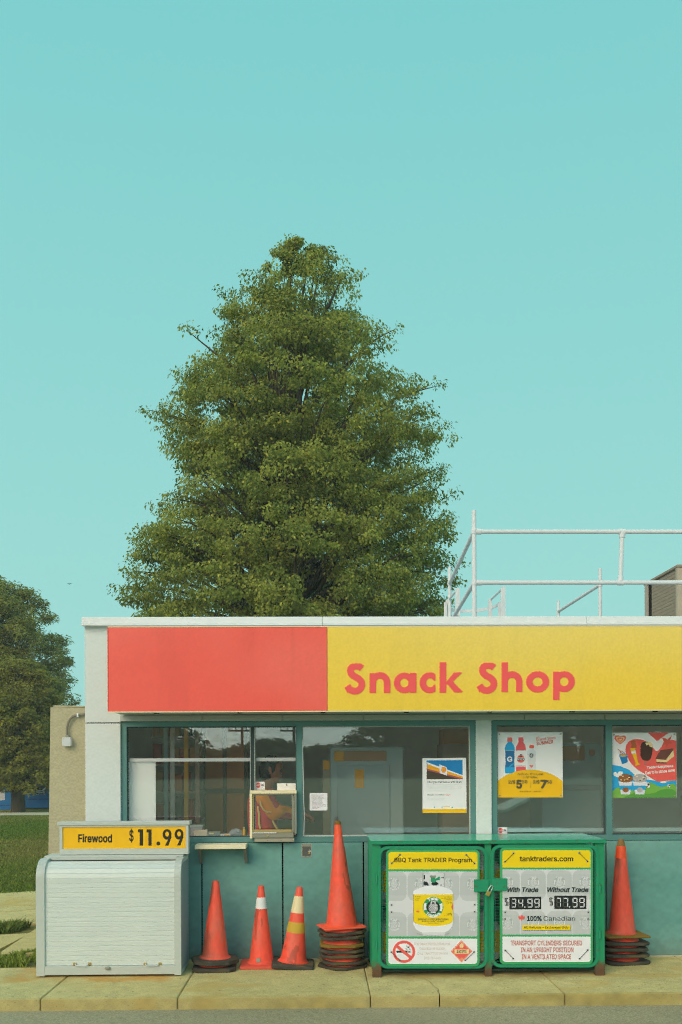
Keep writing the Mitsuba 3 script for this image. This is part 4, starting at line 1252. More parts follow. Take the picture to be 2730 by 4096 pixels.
def icon(cx_, cy_, s):
    return unary_union([rr(cx_ - 60 * s, cy_ - 46 * s, cx_ + 60 * s, cy_ + 58 * s, 34 * s), sbox(cx_ - 32 * s, cy_ - 76 * s, cx_ - 18 * s, cy_ - 40 * s), sbox(cx_ + 18 * s, cy_ - 76 * s, cx_ + 32 * s, cy_ - 40 * s), sbox(cx_ - 32 * s, cy_ - 78 * s, cx_ + 32 * s, cy_ - 68 * s), sbox(cx_ - 34 * s, cy_ + 62 * s, cx_ + 34 * s, cy_ + 74 * s)])


def lattice(cx_, cy_, s, w):
    body = rr(cx_ - 60 * s, cy_ - 46 * s, cx_ + 60 * s, cy_ + 58 * s, 34 * s)
    ls = []
    for k in range(-6, 7):
        for sl in (-0.9, 0.9):
            ls.append(LineString([(cx_ + k * 24 * s - 100 * s, cy_ - 100 * s * sl), (cx_ + k * 24 * s + 100 * s, cy_ + 100 * s * sl)]).buffer(w))
    return unary_union(ls).intersection(body)


def sign(door_key, Cx, x0, y0, x1, y1, hd, gm, bt, cols, rows, lab):
    s = obj('sign_panel', ext(W(Cx(rr(x0, y0, x1, y1, 58)), YSN + 0.006), YSN + 0.006, 0.006, True), BORDER, K, label=lab)
    fld = sbox(*gm)
    layer(s, 'header', Cx(rr(hd[0], hd[1], hd[2], hd[3] + 60, 36).intersection(sbox(*hd))), YSN, 1, PYEL)
    layer(s, 'field', Cx(fld), YSN, 1, PGREY3)
    layer(s, 'footer', Cx(rr(bt[0], bt[1] - 60, bt[2], bt[3], 40).intersection(sbox(*bt))), YSN, 1, PWHITE)
    for ry in rows:
        for cx_ in cols:
            t = rr(cx_ - 165, ry - 160, cx_ + 162, ry + 225, 90).intersection(fld)
            if polys(t):
                layer(s, 'faint_tank', Cx(t), YSN, 2, PGREY)
            b = sbox(cx_ - 163, ry - 105, cx_ + 160, ry + 150).intersection(t)
            if polys(b):
                layer(s, 'faint_band', Cx(b), YSN, 3, M('print_mist', (180, 187, 175), 0.5) if 'm_print_mist' not in scene else 'm_print_mist')
            rg = E(cx_, ry, 78, 78).difference(E(cx_, ry, 52, 52)).intersection(fld)
            tx = unary_union([arc_txt('Tank', cx_, ry, 56, -36, 36, 26, 0.06), arc_txt('Traders', cx_, ry, 82, 232, 128, 26, 0.06, True), annsec(cx_, ry, 58, 74, 62, 108), annsec(cx_, ry, 58, 74, 242, 288)]).intersection(fld)
            ic = icon(cx_, ry, 0.68).difference(lattice(cx_, ry, 0.68, 1.6)).intersection(fld)
            for g, m_, k_ in ((rg, PGREY2, 4), (tx, PGREY3, 5), (E(cx_, ry, 52, 52).intersection(fld), 'm_print_mist2', 4), (ic, PGREY3, 5)):
                if polys(g):
                    layer(s, 'faint_emblem', Cx(g), YSN, k_, m_)
    return s


M('print_mist', (180, 187, 175), 0.5)
M('print_mist2', (172, 179, 167), 0.5)
s = sign(K, CA, 215, 190, 1435, 1715, (245, 222, 1408, 448), (245, 478, 1406, 1326), (243, 1357, 1405, 1686), (320, 660, 1010, 1345), (640, 1170), 'sign panel with a yellow header reading BBQ Tank TRADER Program')


def LA(n, g, k, m, lab=None):
    if polys(g):
        layer(s, n, CA(g), YSN, k, m, lab)


LA('lettering', txt('BBQ Tank TRADER Program', 322, 1335, 355, 300, 0.035), 2, M('ink_brown', (54, 48, 12), 0.5))
LA('tank_collar', sbox(690, 505, 985, 690), 6, PGREY3)
LA('collar_edge', sbox(966, 500, 982, 690).union(sbox(684, 500, 704, 690)), 8, PGREY2)
LA('tank_shade', Polygon([(704, 606), (745, 610), (782, 662), (704, 658)]).union(E(850, 636, 46, 24)).union(sbox(706, 524, 722, 580)).union(Polygon([(920, 560), (990, 568), (975, 545)])).union(sbox(920, 650, 946, 660)), 7, PBLACK)
LA('valve', unary_union([E(832, 590, 36, 34), sbox(800, 545, 850, 600), Polygon([(850, 572), (912, 548), (916, 584), (852, 596)]), rr(888, 545, 916, 590, 8)]), 9, M('valve_green', (44, 140, 92), 0.5))
LA('valve_cap', rr(786, 528, 862, 556, 8), 10, GREYM)
LA('tank', unary_union([rr(566, 690, 1087, 1278, 150), E(826, 760, 260, 92), rr(690, 1230, 985, 1310, 40)]), 9, PWHITE)
LA('tank_shade', E(826, 1278, 215, 42).difference(E(826, 1262, 225, 42)), 10, PGREY2)
LA('tank_foot', rr(690, 1282, 985, 1310, 20), 10, PGREY3)
band_ = sbox(567, 776, 1086, 1118).union(E(826, 1118, 259, 72))
LA('band', band_, 10, PYEL)
LA('band_line', band_.difference(affinity.scale(band_, 0.97, 1)).difference(sbox(620, 0, 2000, 3000)), 11, M('print_olive', (150, 130, 20), 0.5))
LA('ring', E(828, 940, 133, 133), 11, M('ring_green', (50, 144, 84), 0.5))
LA('ring_centre', E(828, 945, 86, 86), 12, PBLACK)
LA('ring_tank', icon(828, 945, 1.0).difference(lattice(828, 945, 1.0, 2.2)), 13, PWHITE)
LA('lettering', arc_txt('Tank', 828, 940, 92, -38, 36, 40, 0.07), 13, PWHITE)
LA('lettering', arc_txt('Traders', 828, 940, 134, 230, 132, 40, 0.07, True), 13, PWHITE)
LA('arrow', annsec(828, 940, 94, 124, 118, 66), 13, PWHITE)
LA('arrow', annsec(828, 940, 94, 124, 298, 250), 13, PWHITE)
for t_, a, b, c_, d, w in (('Barbecue Tank EXCHANGE Program', 630, 1025, 1110, 1086, .03), ('Never Buy Another Tank Again', 682, 970, 1134, 1114, .02), ('www.tanktraders.com', 745, 905, 1157, 1144, 0), ('Any Old Tank', 590, 664, 812, 800, 0), ('Any Size', 590, 646, 832, 820, 0), ('any brand', 590, 640, 852, 840, 0),
                           ('Never use without a regulator', 966, 1076, 814, 803, 0), ('keep upright and secured', 940, 1070, 830, 820, 0), ('in a ventilated place', 968, 1072, 846, 836, 0), ('store out of doors', 980, 1070, 866, 856, 0), ('keep from heat', 990, 1070, 884, 874, 0), ('and open flame', 1000, 1070, 902, 892, 0), ('net wt.', 974, 1003, 1056, 1044, 0)):
    LA('lettering', txt(t_, a, b, c_, d, w), 11, INK)
LA('lettering', affinity.rotate(txt('7.7KG', 1006, 1072, 1050, 1022, 0.03), -8), 11, INK)
LA('maple_leaf', shapely.transform(Polygon(MAPLE), lambda a: a * 0.42 + [629, 1000]), 11, PRED)
LA('sticker', Polygon([(1062, 940), (1086, 880), (1087, 980), (1078, 975)]), 11, PORANGE)
LA('ring_red', E(447, 1527, 147, 146).difference(E(447, 1527, 112, 111)), 2, PRED)
LA('cigarette', unary_union([sbox(349, 1514, 495, 1541)] + [sbox(a, 1515, a + 8, 1541) for a in (500, 512, 524)] + [LineString(bezier(np.array([(490, 1500), (470, 1480), (500, 1470), (480, 1450)]))).buffer(3), LineString(bezier(np.array([(525, 1503), (528, 1480), (498, 1478), (520, 1448)]))).buffer(4)]), 2, PBLACK)
LA('bar_red', LineString([(347, 1446), (545, 1612)]).buffer(19, cap_style='flat'), 3, PRED)
for t_, a, b, c_, d in (('FOR EMERGENCIES INVOLVING', 583, 1065, 1442, 1410), ('DANGEROUS GOODS,', 655, 988, 1503, 1472), ("CALL CANUTEC'S 24 HR #", 625, 1020, 1565, 1533), ('(613)-996-6666', 712, 932, 1625, 1592)):
    LA('lettering', txt(t_, a, b, c_, d, 0.0), 2, PTAN)
dm = Polygon([(1200, 1378), (1341, 1522), (1200, 1666), (1059, 1522)])
LA('diamond', dm, 2, PRED)
LA('diamond_line', dm.buffer(-8).difference(dm.buffer(-12)), 3, PCREAM)
LA('diamond_plate', sbox(1108, 1496, 1297, 1551), 4, PCREAM)
LA('lettering', txt('1075', 1138, 1263, 1541, 1507, 0.05), 5, PBLACK)
LA('flame', Polygon(bezier(np.array([(1178, 1468), (1172, 1440), (1186, 1420), (1190, 1434), (1200, 1398), (1212, 1426), (1218, 1414), (1230, 1440), (1222, 1468), (1200, 1472), (1178, 1468)]))).union(sbox(1178, 1474, 1224, 1479)), 3, PCREAM)
LA('lettering', txt('2', 1191, 1212, 1634, 1606, 0.04), 3, PCREAM)


def fasten(s_, Cx, ties, holes):
    for a, b in ties:
        for q in (a, b):
            layer(s_, 'grommet', Cx(E(q[0], q[1], 15, 14)), YSN, 3, STEEL)
            layer(s_, 'grommet_hole', Cx(E(q[0], q[1], 8, 8)), YSN, 4, PBLACK)
        p, q = (W(Cx(Point(*u).buffer(1)), YSN).centroid for u in (a, b))
        obj('cable_tie', tube(np.array([(p.x, YSN, p.y), (p.x * .8 + q.x * .2, YSN - 0.006, p.y * .8 + q.y * .2), (p.x * .2 + q.x * .8, YSN - 0.006, p.y * .2 + q.y * .8), (q.x, YSN, q.y)]), 0.0020, 6), PBLACK, s_)
    for q in holes:
        layer(s_, 'grommet', Cx(E(q[0], q[1], 15, 14)), YSN, 6, STEEL)
        layer(s_, 'grommet_hole', Cx(E(q[0], q[1], 8, 8)), YSN, 7, PBLACK)


fasten(s, CA, (((395, 260), (288, 370)), ((1262, 260), (1370, 372)), ((283, 1532), (395, 1640)), ((1365, 1530), (1252, 1638))), ((285, 915), (285, 1007), (1370, 910), (1370, 1003)))
s = sign(K, CB, 165, 165, 1380, 1690, (198, 199, 1352, 426), (200, 452, 1354, 1302), (200, 1330, 1353, 1661), (265, 605, 945, 1280), (620, 1150), 'sign panel with prices under a yellow header reading tanktraders.com')


def LB(n, g, k, m):
    if polys(g):
        layer(s, n, CB(g), YSN, k, m)


LB('lettering', txt('tanktraders.com', 425, 1125, 342, 280, 0.045), 2, 'm_ink_brown')
LB('lettering', txt('With Trade', 265, 668, 744, 686, 0.05, 0.2), 6, INK)
LB('lettering', txt('Without Trade', 785, 1325, 744, 686, 0.05, 0.2), 6, INK)
SEG = {'a': [(6, 0), (54, 0), (46, 10), (14, 10)], 'b': [(58, 4), (58, 48), (48, 44), (48, 14)], 'c': [(58, 54), (58, 98), (48, 88), (48, 58)], 'd': [(6, 102), (54, 102), (46, 92), (14, 92)],
       'e': [(2, 54), (12, 58), (12, 88), (2, 98)], 'f': [(2, 4), (12, 14), (12, 44), (2, 48)], 'g': [(8, 51), (14, 46), (46, 46), (52, 51), (46, 56), (14, 56)]}
DIG = {'3': 'abgcd', '4': 'fgbc', '9': 'abfgcd', '7': 'abc', '$': 'afgcd'}
GHOST = M('ghost_segment', (84, 84, 72), 0.6)


def board(x0, y0, x1, y1, digs, sk):
    LB('price_board', Polygon([(x0, y0 + sk), (x1, y0), (x1, y1), (x0, y1 + sk)]), 6, PBLACK)
    for ch, a, b in digs:
        if ch == '.':
            LB('digit', E(a, y1 - 28, 9, 9), 8, PWHITE)
            continue
        for sn, pts in SEG.items():
            g = Polygon([(a + (b - a) * u / 60 + (51 - v) * 0.02, y0 + 26 + (y1 - y0 - 48) * v / 102) for u, v in pts])
            LB('digit' if sn in DIG[ch] else 'blank_segment', g, 8 if sn in DIG[ch] else 7, PWHITE if sn in DIG[ch] else GHOST)


board(290, 808, 703, 968, (('3', 314, 378), ('4', 402, 470), ('.', 490, 0), ('9', 522, 594), ('9', 612, 686)), 4)
board(877, 795, 1294, 966, (('7', 902, 965), ('7', 985, 1058), ('.', 1074, 0), ('9', 1112, 1180), ('9', 1200, 1274)), 0)
for x0_, y0_ in ((230, 826), (812, 822)):
    ds = unary_union([Polygon([(x0_ + 46 * u / 60, y0_ + 96 * v / 102) for u, v in SEG[c_]]).buffer(1.5) for c_ in 'afgcd'] + [sbox(x0_ + 19, y0_ - 6, x0_ + 27, y0_ + 102)])
    LB('lettering', ds.difference(ds.buffer(-4)), 6, INK)
LB('lettering', txt('100%', 520, 710, 1122, 1062, 0.06), 6, INK)
LB('lettering', txt('Canadian', 736, 1148, 1122, 1060, -0.008), 6, INK)
LB('maple_leaf', shapely.transform(Polygon(MAPLE), lambda a: a * [0.95, 0.85] + [450, 1085]), 6, PRED)
LB('label_shadow', sbox(466, 1184, 1091, 1246), 6, PBLACK)
LB('label_plate', sbox(460, 1178, 1086, 1241), 7, PYEL)
LB('lettering', txt('NO Refunds • Exchanges Only', 478, 1062, 1222, 1193, 0.03), 8, INK)
for t_, a, b, c_, d in (('TRANSPORT CYLINDERS SECURED', 308, 1242, 1443, 1383), ('IN AN UPRIGHT POSITION', 440, 1128, 1532, 1472), ('IN A VENTILATED SPACE', 452, 1098, 1622, 1562)):
    LB('lettering', txt(t_, a, b, c_, d, 0.05), 2, PBROWN)
fasten(s, CB, (((345, 240), (233, 350)), ((1205, 235), (1312, 345)), ((237, 1510), (340, 1617)), ((1314, 1505), (1209, 1617))), ((235, 1010), (235, 1100), (1320, 1010), (1318, 1098)))

obj('latch', rect_px(1898, 3518, 1957, 3568, 8.008, 0.012, 0.002), GREEN, K)
obj('latch', rect_px(1968, 3514, 2030, 3564, 8.008, 0.012, 0.002), GREEN, K)
obj('latch_bar', rect_px(1950, 3520, 1975, 3560, 8.021, 0.02, 0.002), GREEN, K)
K = 'padlock'
tag(K, 'small brass padlock hanging from the latch between the two cage doors', 'padlock')
pc = at(1954, 3574, 7.995)
Mr = trimesh.transformations.rotation_matrix(math.radians(28), [0, 1, 0])
Mr[:3, 3] = pc
m = bx(-0.017, 0.017, -0.009, 0.009, -0.02, 0.018, 0.003); m.apply_transform(Mr)
obj('body', m, BRASS, K)
m = tube(bezier(np.array([(-0.012, 0, 0.018), (-0.012, 0, 0.05), (-0.010, 0, 0.066), (0, 0, 0.072), (0.010, 0, 0.066), (0.012, 0, 0.05), (0.012, 0, 0.018)])), 0.0033, 8); m.apply_transform(Mr)
obj('shackle', m, STEEL, K, True)

cyl_parts = [('body', lathe([(0.0, 0.03), (0.10, 0.032), (0.138, 0.06), (0.150, 0.11), (0.152, 0.14), (0.152, 0.29), (0.148, 0.315), (0.125, 0.35), (0.08, 0.372), (0, 0.376)], 26), CYLW),
             ('label_band', lathe([(0.1525, 0.125), (0.1535, 0.128), (0.1535, 0.297), (0.1525, 0.30)], 26), PYEL),
             ('foot_ring', lathe([(0.106, 0.031), (0.106, 0), (0.102, 0), (0.102, 0.031)], 20), CYLW),
             ('collar', lathe([(0.088, 0.365), (0.090, 0.455), (0.086, 0.455), (0.084, 0.365)], 20), CYLW),
             ('valve', cat([seg((0, 0, 0.37), (0, 0, 0.42), 0.016, 8), seg((-0.035, 0, 0.41), (0.04, 0, 0.41), 0.012, 8)]), BRASS)]
base_ply = {n: mikit.ply(m, mat, smooth=40) for n, m, mat in cyl_parts}
slots = [f'{p} on the {r} shelf of the green cage' for r in ('lower', 'upper') for p in ('leftmost', 'second', 'middle', 'fourth', 'rightmost')]
for i, sl in enumerate(slots):
    k = thing('gas_cylinder', f'white gas cylinder with yellow band, {sl}', 'gas cylinder', 'gas cylinders inside the green cage')
    x = gx0 + 0.185 + (i % 5) * 0.3745
    z = 0.051 if i < 5 else 0.553
    for n, _, _ in cyl_parts:
        obj(n, {**base_ply[n], 'to_world': T().translate([x, 8.30, z]).rotate([0, 0, 1], 47 * i)}, None, k)

# ================================================================== inside the shop
K = 'service_counter'
tag(K, 'counter behind the left window, cluttered with papers', 'counter')
zc = zG0 - 0.012
obj('top', bx(XL + 0.2, PX(1880, 9, 3300), 8.975, 9.28, zc - 0.035, zc, 0.003), INGREY, K)
obj('front', bx(XL + 0.2, PX(1880, 9, 3300), 9.20, 9.22, 0.03, zc - 0.036), INDARK, K)


def item(name, label, cat_, parts):
    k = thing(name, label, cat_)
    for n, m, mat in parts:
        obj(n, m, mat, k)


def ib(x0, x1, h, y0, d, ch=0.002):
    return bx(PX(x0, y0, 3340), PX(x1, y0, 3340), y0, y0 + d, zc + 0.001, zc + 0.001 + h, ch)


item('tray', 'pale teal tray at the left end of the window counter', 'tray', [('base', ib(762, 810, 0.085, 9.12, 0.13), INGREY), ('rim', bx(PX(760, 9.11, 3300), PX(811, 9.11, 3300), 9.11, 9.26, zc + 0.087, zc + 0.10, 0.002), M('tray_rim', (158, 186, 170), 0.5))])
m = ib(775, 830, 0.058, 9.03, 0.07)
m.apply_transform(trimesh.transformations.rotation_matrix(math.radians(-5), [0, 1, 0], m.centroid))
item('paper_stack', 'cream stack of papers leaning on the window counter', 'papers', [('stack', m, M('cream_paper', (206, 200, 164), 0.9))])
item('small_box', 'grey box with a pale label on the window counter', 'box', [('box', ib(833, 881, 0.045, 9.03, 0.08), M('box_grey', (132, 144, 130), 0.8)), ('label', bx(PX(838, 9.0285, 3335), PX(856, 9.0285, 3335), 9.0285, 9.0295, zc + 0.026, zc + 0.038), PCREAM)])
m = bx(PX(880, 9.0, 3345), PX(922, 9.0, 3345), 8.99, 9.06, zc + 0.001, zc + 0.006)
m.apply_transform(trimesh.transformations.rotation_matrix(math.radians(18), [1, 0, 0], m.bounds[0]))
m2 = bx(PX(898, 9.0, 3345), PX(919, 9.0, 3345), 8.985, 9.03, zc + 0.0075, zc + 0.009)
m2.apply_transform(trimesh.transformations.rotation_matrix(math.radians(18), [1, 0, 0], m.bounds[0]))
item('leaflet', 'white and yellow leaflet lying at the front of the window counter', 'leaflet', [('cover', m, PWHITE), ('picture', m2, POSTY)])
bag = trimesh.creation.icosphere(3, 1.0)
v = np.array(bag.vertices)
v *= (0.7 + 0.6 * meshkit.fbm(v * 2.3, 3)[:, None])
bag.vertices = v * [0.06, 0.04, 0.035] + [PX(945, 9.05, 3335), 9.05, zc + 0.036]
item('crumpled_bag', 'crumpled grey plastic bag on the window counter beside the hatch', 'bag', [('bag', bag, M('bag_grey', (150, 164, 160), 0.35))])
bx_ = PX(977, 9.03, 3320)
item('small_bottle', 'slim yellow bottle on the window counter next to the hatch', 'bottle', [('bottle', lathe([(0, 0), (0.011, 0.001), (0.012, 0.01), (0.012, 0.06), (0.006, 0.07), (0.006, 0.075)], 14, (bx_, 9.03, zc + 0.001)), POSTY), ('cap', lathe([(0.007, 0.0755), (0.007, 0.087), (0, 0.088)], 12, (bx_, 9.03, zc + 0.001)), PWHITE)])

K, yy = 'goods_rack', 9.75
tag(K, 'tall rack of red and brown goods seen through the left window', 'rack')
zz = [0.45, 0.83, 1.18, 1.45, 1.72, 1.99]
ur = [(664, M('post_teal', (160, 184, 168), 0.5)), (690, M('post_pale', (226, 226, 200), 0.5)), (745, M('post_amber', (220, 170, 60), 0.6)), (790, INDARK)]
for q, m_ in ur:
    a = PX(q, yy, 3200)
    obj('upright', bx(a - 0.02, a + 0.02, yy, yy + 0.04, 0.03, 2.2), m_, K)
q0, q1 = PX(600, yy, 3200), PX(800, yy, 3200)
rg = random.Random(5)
for z in zz:
    obj('shelf', bx(q0, q1, yy + 0.042, yy + 0.4, z, z + 0.02), INDARK, K)
    x = q0 + 0.02
    while x < q1 - 0.1:
        w, h = rg.uniform(0.05, 0.1), rg.uniform(0.14, 0.22)
        obj('packet', bx(x, x + w, yy + 0.06, yy + 0.18, z + 0.021, z + 0.021 + h, 0.004), rg.choice([M('pack_red', (160, 62, 48), 0.7), 'm_pack_red', M('pack_brown', (180, 112, 62), 0.7), M('pack_amber', (172, 128, 60), 0.7), DARK]), K)
        x += w + 0.012
K, yy = 'wooden_cabinet', 10.4
tag(K, 'brown wooden cabinet at the back of the shop behind the left window', 'cabinet')
q0, q1 = PX(815, yy, 3100), PX(985, yy, 3100)
obj('case', bx(q0, q1, yy, yy + 0.45, 0.03, 2.2, 0.01), BROWN, K)
for i in range(2):
    for j in range(3):
        w, h = (q1 - q0) / 2, 0.7
        obj('door', bx(q0 + i * w + 0.02, q0 + (i + 1) * w - 0.02, yy - 0.02, yy - 0.001, 0.08 + j * h, 0.08 + (j + 1) * h - 0.05, 0.004), M('cab_door', (196, 128, 62), 0.6), K)

K, yy = 'drinks_cooler', 9.7
tag(K, 'pale cooler with an amber and brown header, dimly seen inside the second window', 'cooler')
TEALP = M('cooler_teal', (158, 180, 166), 0.5)
HB = M('header_brown', (168, 130, 88), 0.6)
a, b = PX(1322, yy, 3200), PX(1616, yy, 3200)
zt_ = PZ(2988, yy, 1450)
obj('body', bx(a, b, yy, yy + 0.6, 0.03, zt_, 0.01), TEALP, K)
obj('header', bx(PX(1338, yy, 3000), PX(1375, yy, 3000), yy - 0.02, yy - 0.001, PZ(3044, yy), PZ(3004, yy)), M('header_amber', (216, 158, 30), 0.6), K)
obj('header', bx(PX(1376, yy, 3000), PX(1546, yy, 3000), yy - 0.02, yy - 0.001, PZ(3044, yy), PZ(3004, yy)), HB, K)
obj('door', bx(PX(1350, yy, 3200), PX(1560, yy, 3200), yy - 0.02, yy - 0.001, 0.2, PZ(3060, yy), 0.004), M('cooler_door', (150, 172, 160), 0.5), K)
obj('sticker', bx(PX(1420, yy, 3100), PX(1456, yy, 3100), yy - 0.024, yy - 0.0205, PZ(3152, yy), PZ(3078, yy)), 'm_header_amber', K)
obj('side_strip', bx(PX(1292, yy, 3100), PX(1321, yy, 3100), yy, yy + 0.3, 0.03, PZ(3040, yy)), M('strip_beige', (150, 146, 112), 0.6), K)
obj('sticker', bx(PX(1294, yy, 3060), PX(1319, yy, 3060), yy - 0.004, yy - 0.001, PZ(3078, yy), PZ(3042, yy)), 'm_header_amber', K)
K, yy = 'vending_machine', 9.9
tag(K, 'pale machine with a brown panel and round dial, dimly seen behind the drinks poster', 'vending machine')
obj('body', bx(PX(2170, yy, 3200), PX(2408, yy, 3200), yy, yy + 0.6, 0.03, PZ(2972, yy, 2300), 0.01), TEALP, K)
obj('panel', bx(PX(2240, yy, 3000), PX(2338, yy, 3000), yy - 0.02, yy - 0.001, PZ(3042, yy, 2300), PZ(2984, yy, 2300)), HB, K)
obj('dial', ext(W(E(2368, 3010, 12, 13), yy), yy, 0.02, True), HB, K)
obj('shelf_edge', bx(PX(2180, yy, 3000), PX(2400, yy, 3000), yy - 0.03, yy - 0.001, PZ(3160, yy, 2300), PZ(3140, yy, 2300)), INGREY, K)
K, yy = 'cardboard_box', 10.2
tag(K, 'brown cardboard box stacked high inside the second window, above the energy poster', 'box')
obj('box', bx(PX(1775, yy, 2930), PX(1880, yy, 2930), yy, yy + 0.4, PZ(2975, yy, 1800), PZ(2915, yy, 1800), 0.004), M('cardboard', (176, 128, 70), 0.8), K)
obj('stand', bx(PX(1770, yy, 2930), PX(1884, yy, 2930), yy, yy + 0.45, 0.03, PZ(2976, yy, 1800)), INDARK, K)
# ------------------------------------------------------------------ the attendant
K = 'person'
tag(K, 'attendant in a red and orange uniform standing behind the service hatch, reaching right', 'person')
ym = 9.42


def J(px, py, y=ym):
    return at(px, py, y)


pel, che, nek, hd = J(1052, 3395), J(1050, 3215), J(1068, 3140), J(1088, 3082)
fx = np.array([1.0, 0, 0])
shr, shl = J(1052, 3182, ym - 0.17), J(1056, 3182, ym + 0.17)
elr, ell = J(1110, 3248, ym - 0.17), J(1105, 3250, ym + 0.15)
wrr, wrl = J(1192, 3258, ym - 0.06), J(1184, 3262, ym + 0.10)
hr, hl = J(1085, 3400), None
hipr, hipl = pel + [0, -0.09, -0.02], pel + [0, 0.09, -0.02]
knr, knl = hipr + [0.02, 0, -0.42], hipl + [0.01, 0, -0.42]
anr, anl = np.array([hipr[0] - 0.02, hipr[1], 0.11]), np.array([hipl[0] - 0.05, hipl[1], 0.11])
tor, tol = anr + [0.17, 0, -0.055], anl + [0.17, 0, -0.055]
bones = [((pel, .115), (che, .118)), ((che, .115), (nek + [0, 0, -.03], .06)), ((nek + [0, 0, -.03], .055), (hd + [-.01, 0, -.02], .062)),
         ((shr, .058), (che, .10)), ((shl, .058), (che, .10)), ((shr, .055), (elr, .042)), ((shl, .055), (ell, .042)), ((elr, .041), (wrr, .027)), ((ell, .041), (wrl, .027)),
         ((pel, .115), (hipr, .095)), ((pel, .115), (hipl, .095)), ((hipr, .09), (knr, .058)), ((hipl, .09), (knl, .058)), ((knr, .056), (anr, .040)), ((knl, .056), (anl, .040)), ((anr, .042), (tor, .032)), ((anl, .042), (tol, .032)),
         ((hd, .092), (hd + [.012, 0, .035], .090)), ((hd + [.03, 0, -.05], .062), (hd + [.045, 0, -.085], .034)), ((hd + [.085, 0, .005], .016), (hd + [.104, 0, -.025], .013)), ((hd + [.082, 0, -.058], .018), (hd + [.084, 0, -.062], .016)),
         ((hd + [-.005, -.092, -.02], .014), (hd + [-.012, -.094, .02], .016)), ((hd + [-.005, .092, -.02], .014), (hd + [-.012, .094, .02], .016)), ((hd + [.075, -.035, .02], .016), (hd + [.075, .035, .02], .016))]
for w, sd in ((wrr, -1), (wrl, 1)):
    pm = w + [0.045, 0, -0.004]
    bones += [((w, .026), (pm, .032)), ((pm + [0, .018 * sd, 0], .026), (pm + [0.035, .022 * sd, -.004], .020)), ((pm + [0, -.018 * sd, 0], .026), (pm + [0.035, -.022 * sd, -.004], .020))]
    for i, (o, ln) in enumerate(((-.030, .9), (-.011, 1.05), (.010, 1.0), (.029, .78))):
        b0 = pm + [0.042, o * 1.05, -.004]
        b1, b2, b3 = b0 + [.034 * ln, o * .10, -.010], b0 + [.056 * ln, o * .14, -.030], b0 + [.064 * ln, o * .14, -.050]
        bones += [((b0, .0095), (b1, .009)), ((b1, .009), (b2, .0085)), ((b2, .0085), (b3, .0078))]
    t0 = pm + [0.005, -.034 * sd, -.006]
    bones += [((t0, .012), (t0 + [.03, -.022 * sd, -.016], .0105)), ((t0 + [.03, -.022 * sd, -.016], .0105), (t0 + [.055, -.020 * sd, -.034], .009))]
body = smoothed(hull_chain(bones), 0.022, 6)
obj('body', body, SKIN, K, True)
hair = hull_chain([((hd + [-.018, 0, .02], .104), (hd + [-.005, 0, .055], .096)), ((hd + [-.04, 0, -.03], .082), (hd + [-.03, 0, .02], .094))])
obj('hair', smoothed(hair, 0.02, 5), HAIR, K, True)
for sd in (-1, 1):
    obj('eye', trimesh.creation.icosphere(2, 0.011).apply_translation(hd + [.090, .034 * sd, .002]), PBLACK, K, True)
sh = hull_chain([((pel, .135), (che, .140)), ((che, .135), (nek + [0, 0, -.075], .075)), ((shr, .078), (che, .12)), ((shl, .078), (che, .12)), ((shr, .078), (elr, .066)), ((shl, .078), (ell, .066)), ((elr, .065), (wrr + [-.02, 0, 0], .046)), ((ell, .065), (wrl + [-.02, 0, 0], .046))], 16)
sm_ = smoothed(sh, 0.022, 8)
v = np.array(sm_.vertices)
sm_.vertices = v + (meshkit.fbm(v * [14, 14, 9], 3)[:, None] - 0.5) * 0.018 * np.array(sm_.vertex_normals)
obj('shirt', sm_, SHIRTR, K, True, label='red uniform shirt')
op = hull_chain([((shr + [-.02, -.012, .02], .074), (elr + [-.03, -.014, -.01], .066)), ((elr + [-.03, -.014, -.01], .066), (elr + [.02, -.012, .012], .058)), ((elr + [.02, -.014, .02], .050), (wrr + [-.015, -.012, .016], .036))], 16)
obj('sleeve', smoothed(op, 0.022, 6), SHIRTO, K, True, label='orange sleeve panel')


def face_pts(px):
    return np.array([J(a, b, ym - 0.27) for a, b in px])


obj('piping', tube(bezier(face_pts([(1042, 3206), (1046, 3224), (1054, 3238), (1066, 3248), (1086, 3248)])), 0.008, 6), PIPING, K, True)
obj('piping', tube(bezier(np.array([J(a, b, ym - .15) for a, b in [(1044, 3214), (1034, 3222), (1032, 3236), (1038, 3254), (1036, 3290), (1042, 3316)]])), 0.010, 6), PIPING, K, True)
obj('piping', tube(bezier(np.array([J(a, b, ym - .14) for a, b in [(1091, 3280), (1098, 3296), (1104, 3308), (1110, 3316)]])), 0.010, 6), PIPING, K, True)
tr = hull_chain([((pel + [0, 0, -.02], .125), (hipr, .105)), ((pel + [0, 0, -.02], .125), (hipl, .105)), ((hipr, .102), (knr, .074)), ((hipl, .102), (knl, .074)), ((knr, .074), (anr, .060)), ((knl, .074), (anl, .060))])
obj('trousers', smoothed(tr, 0.03, 6), NAVY, K, True)
for a_, t_ in ((anr, tor), (anl, tol)):
    obj('shoe', smoothed(hull_chain([((a_ + [-.03, 0, -.04], .044), (t_ + [.03, 0, .005], .036))]), 0.02, 4), PBLACK, K, True)

# ================================================================== trees


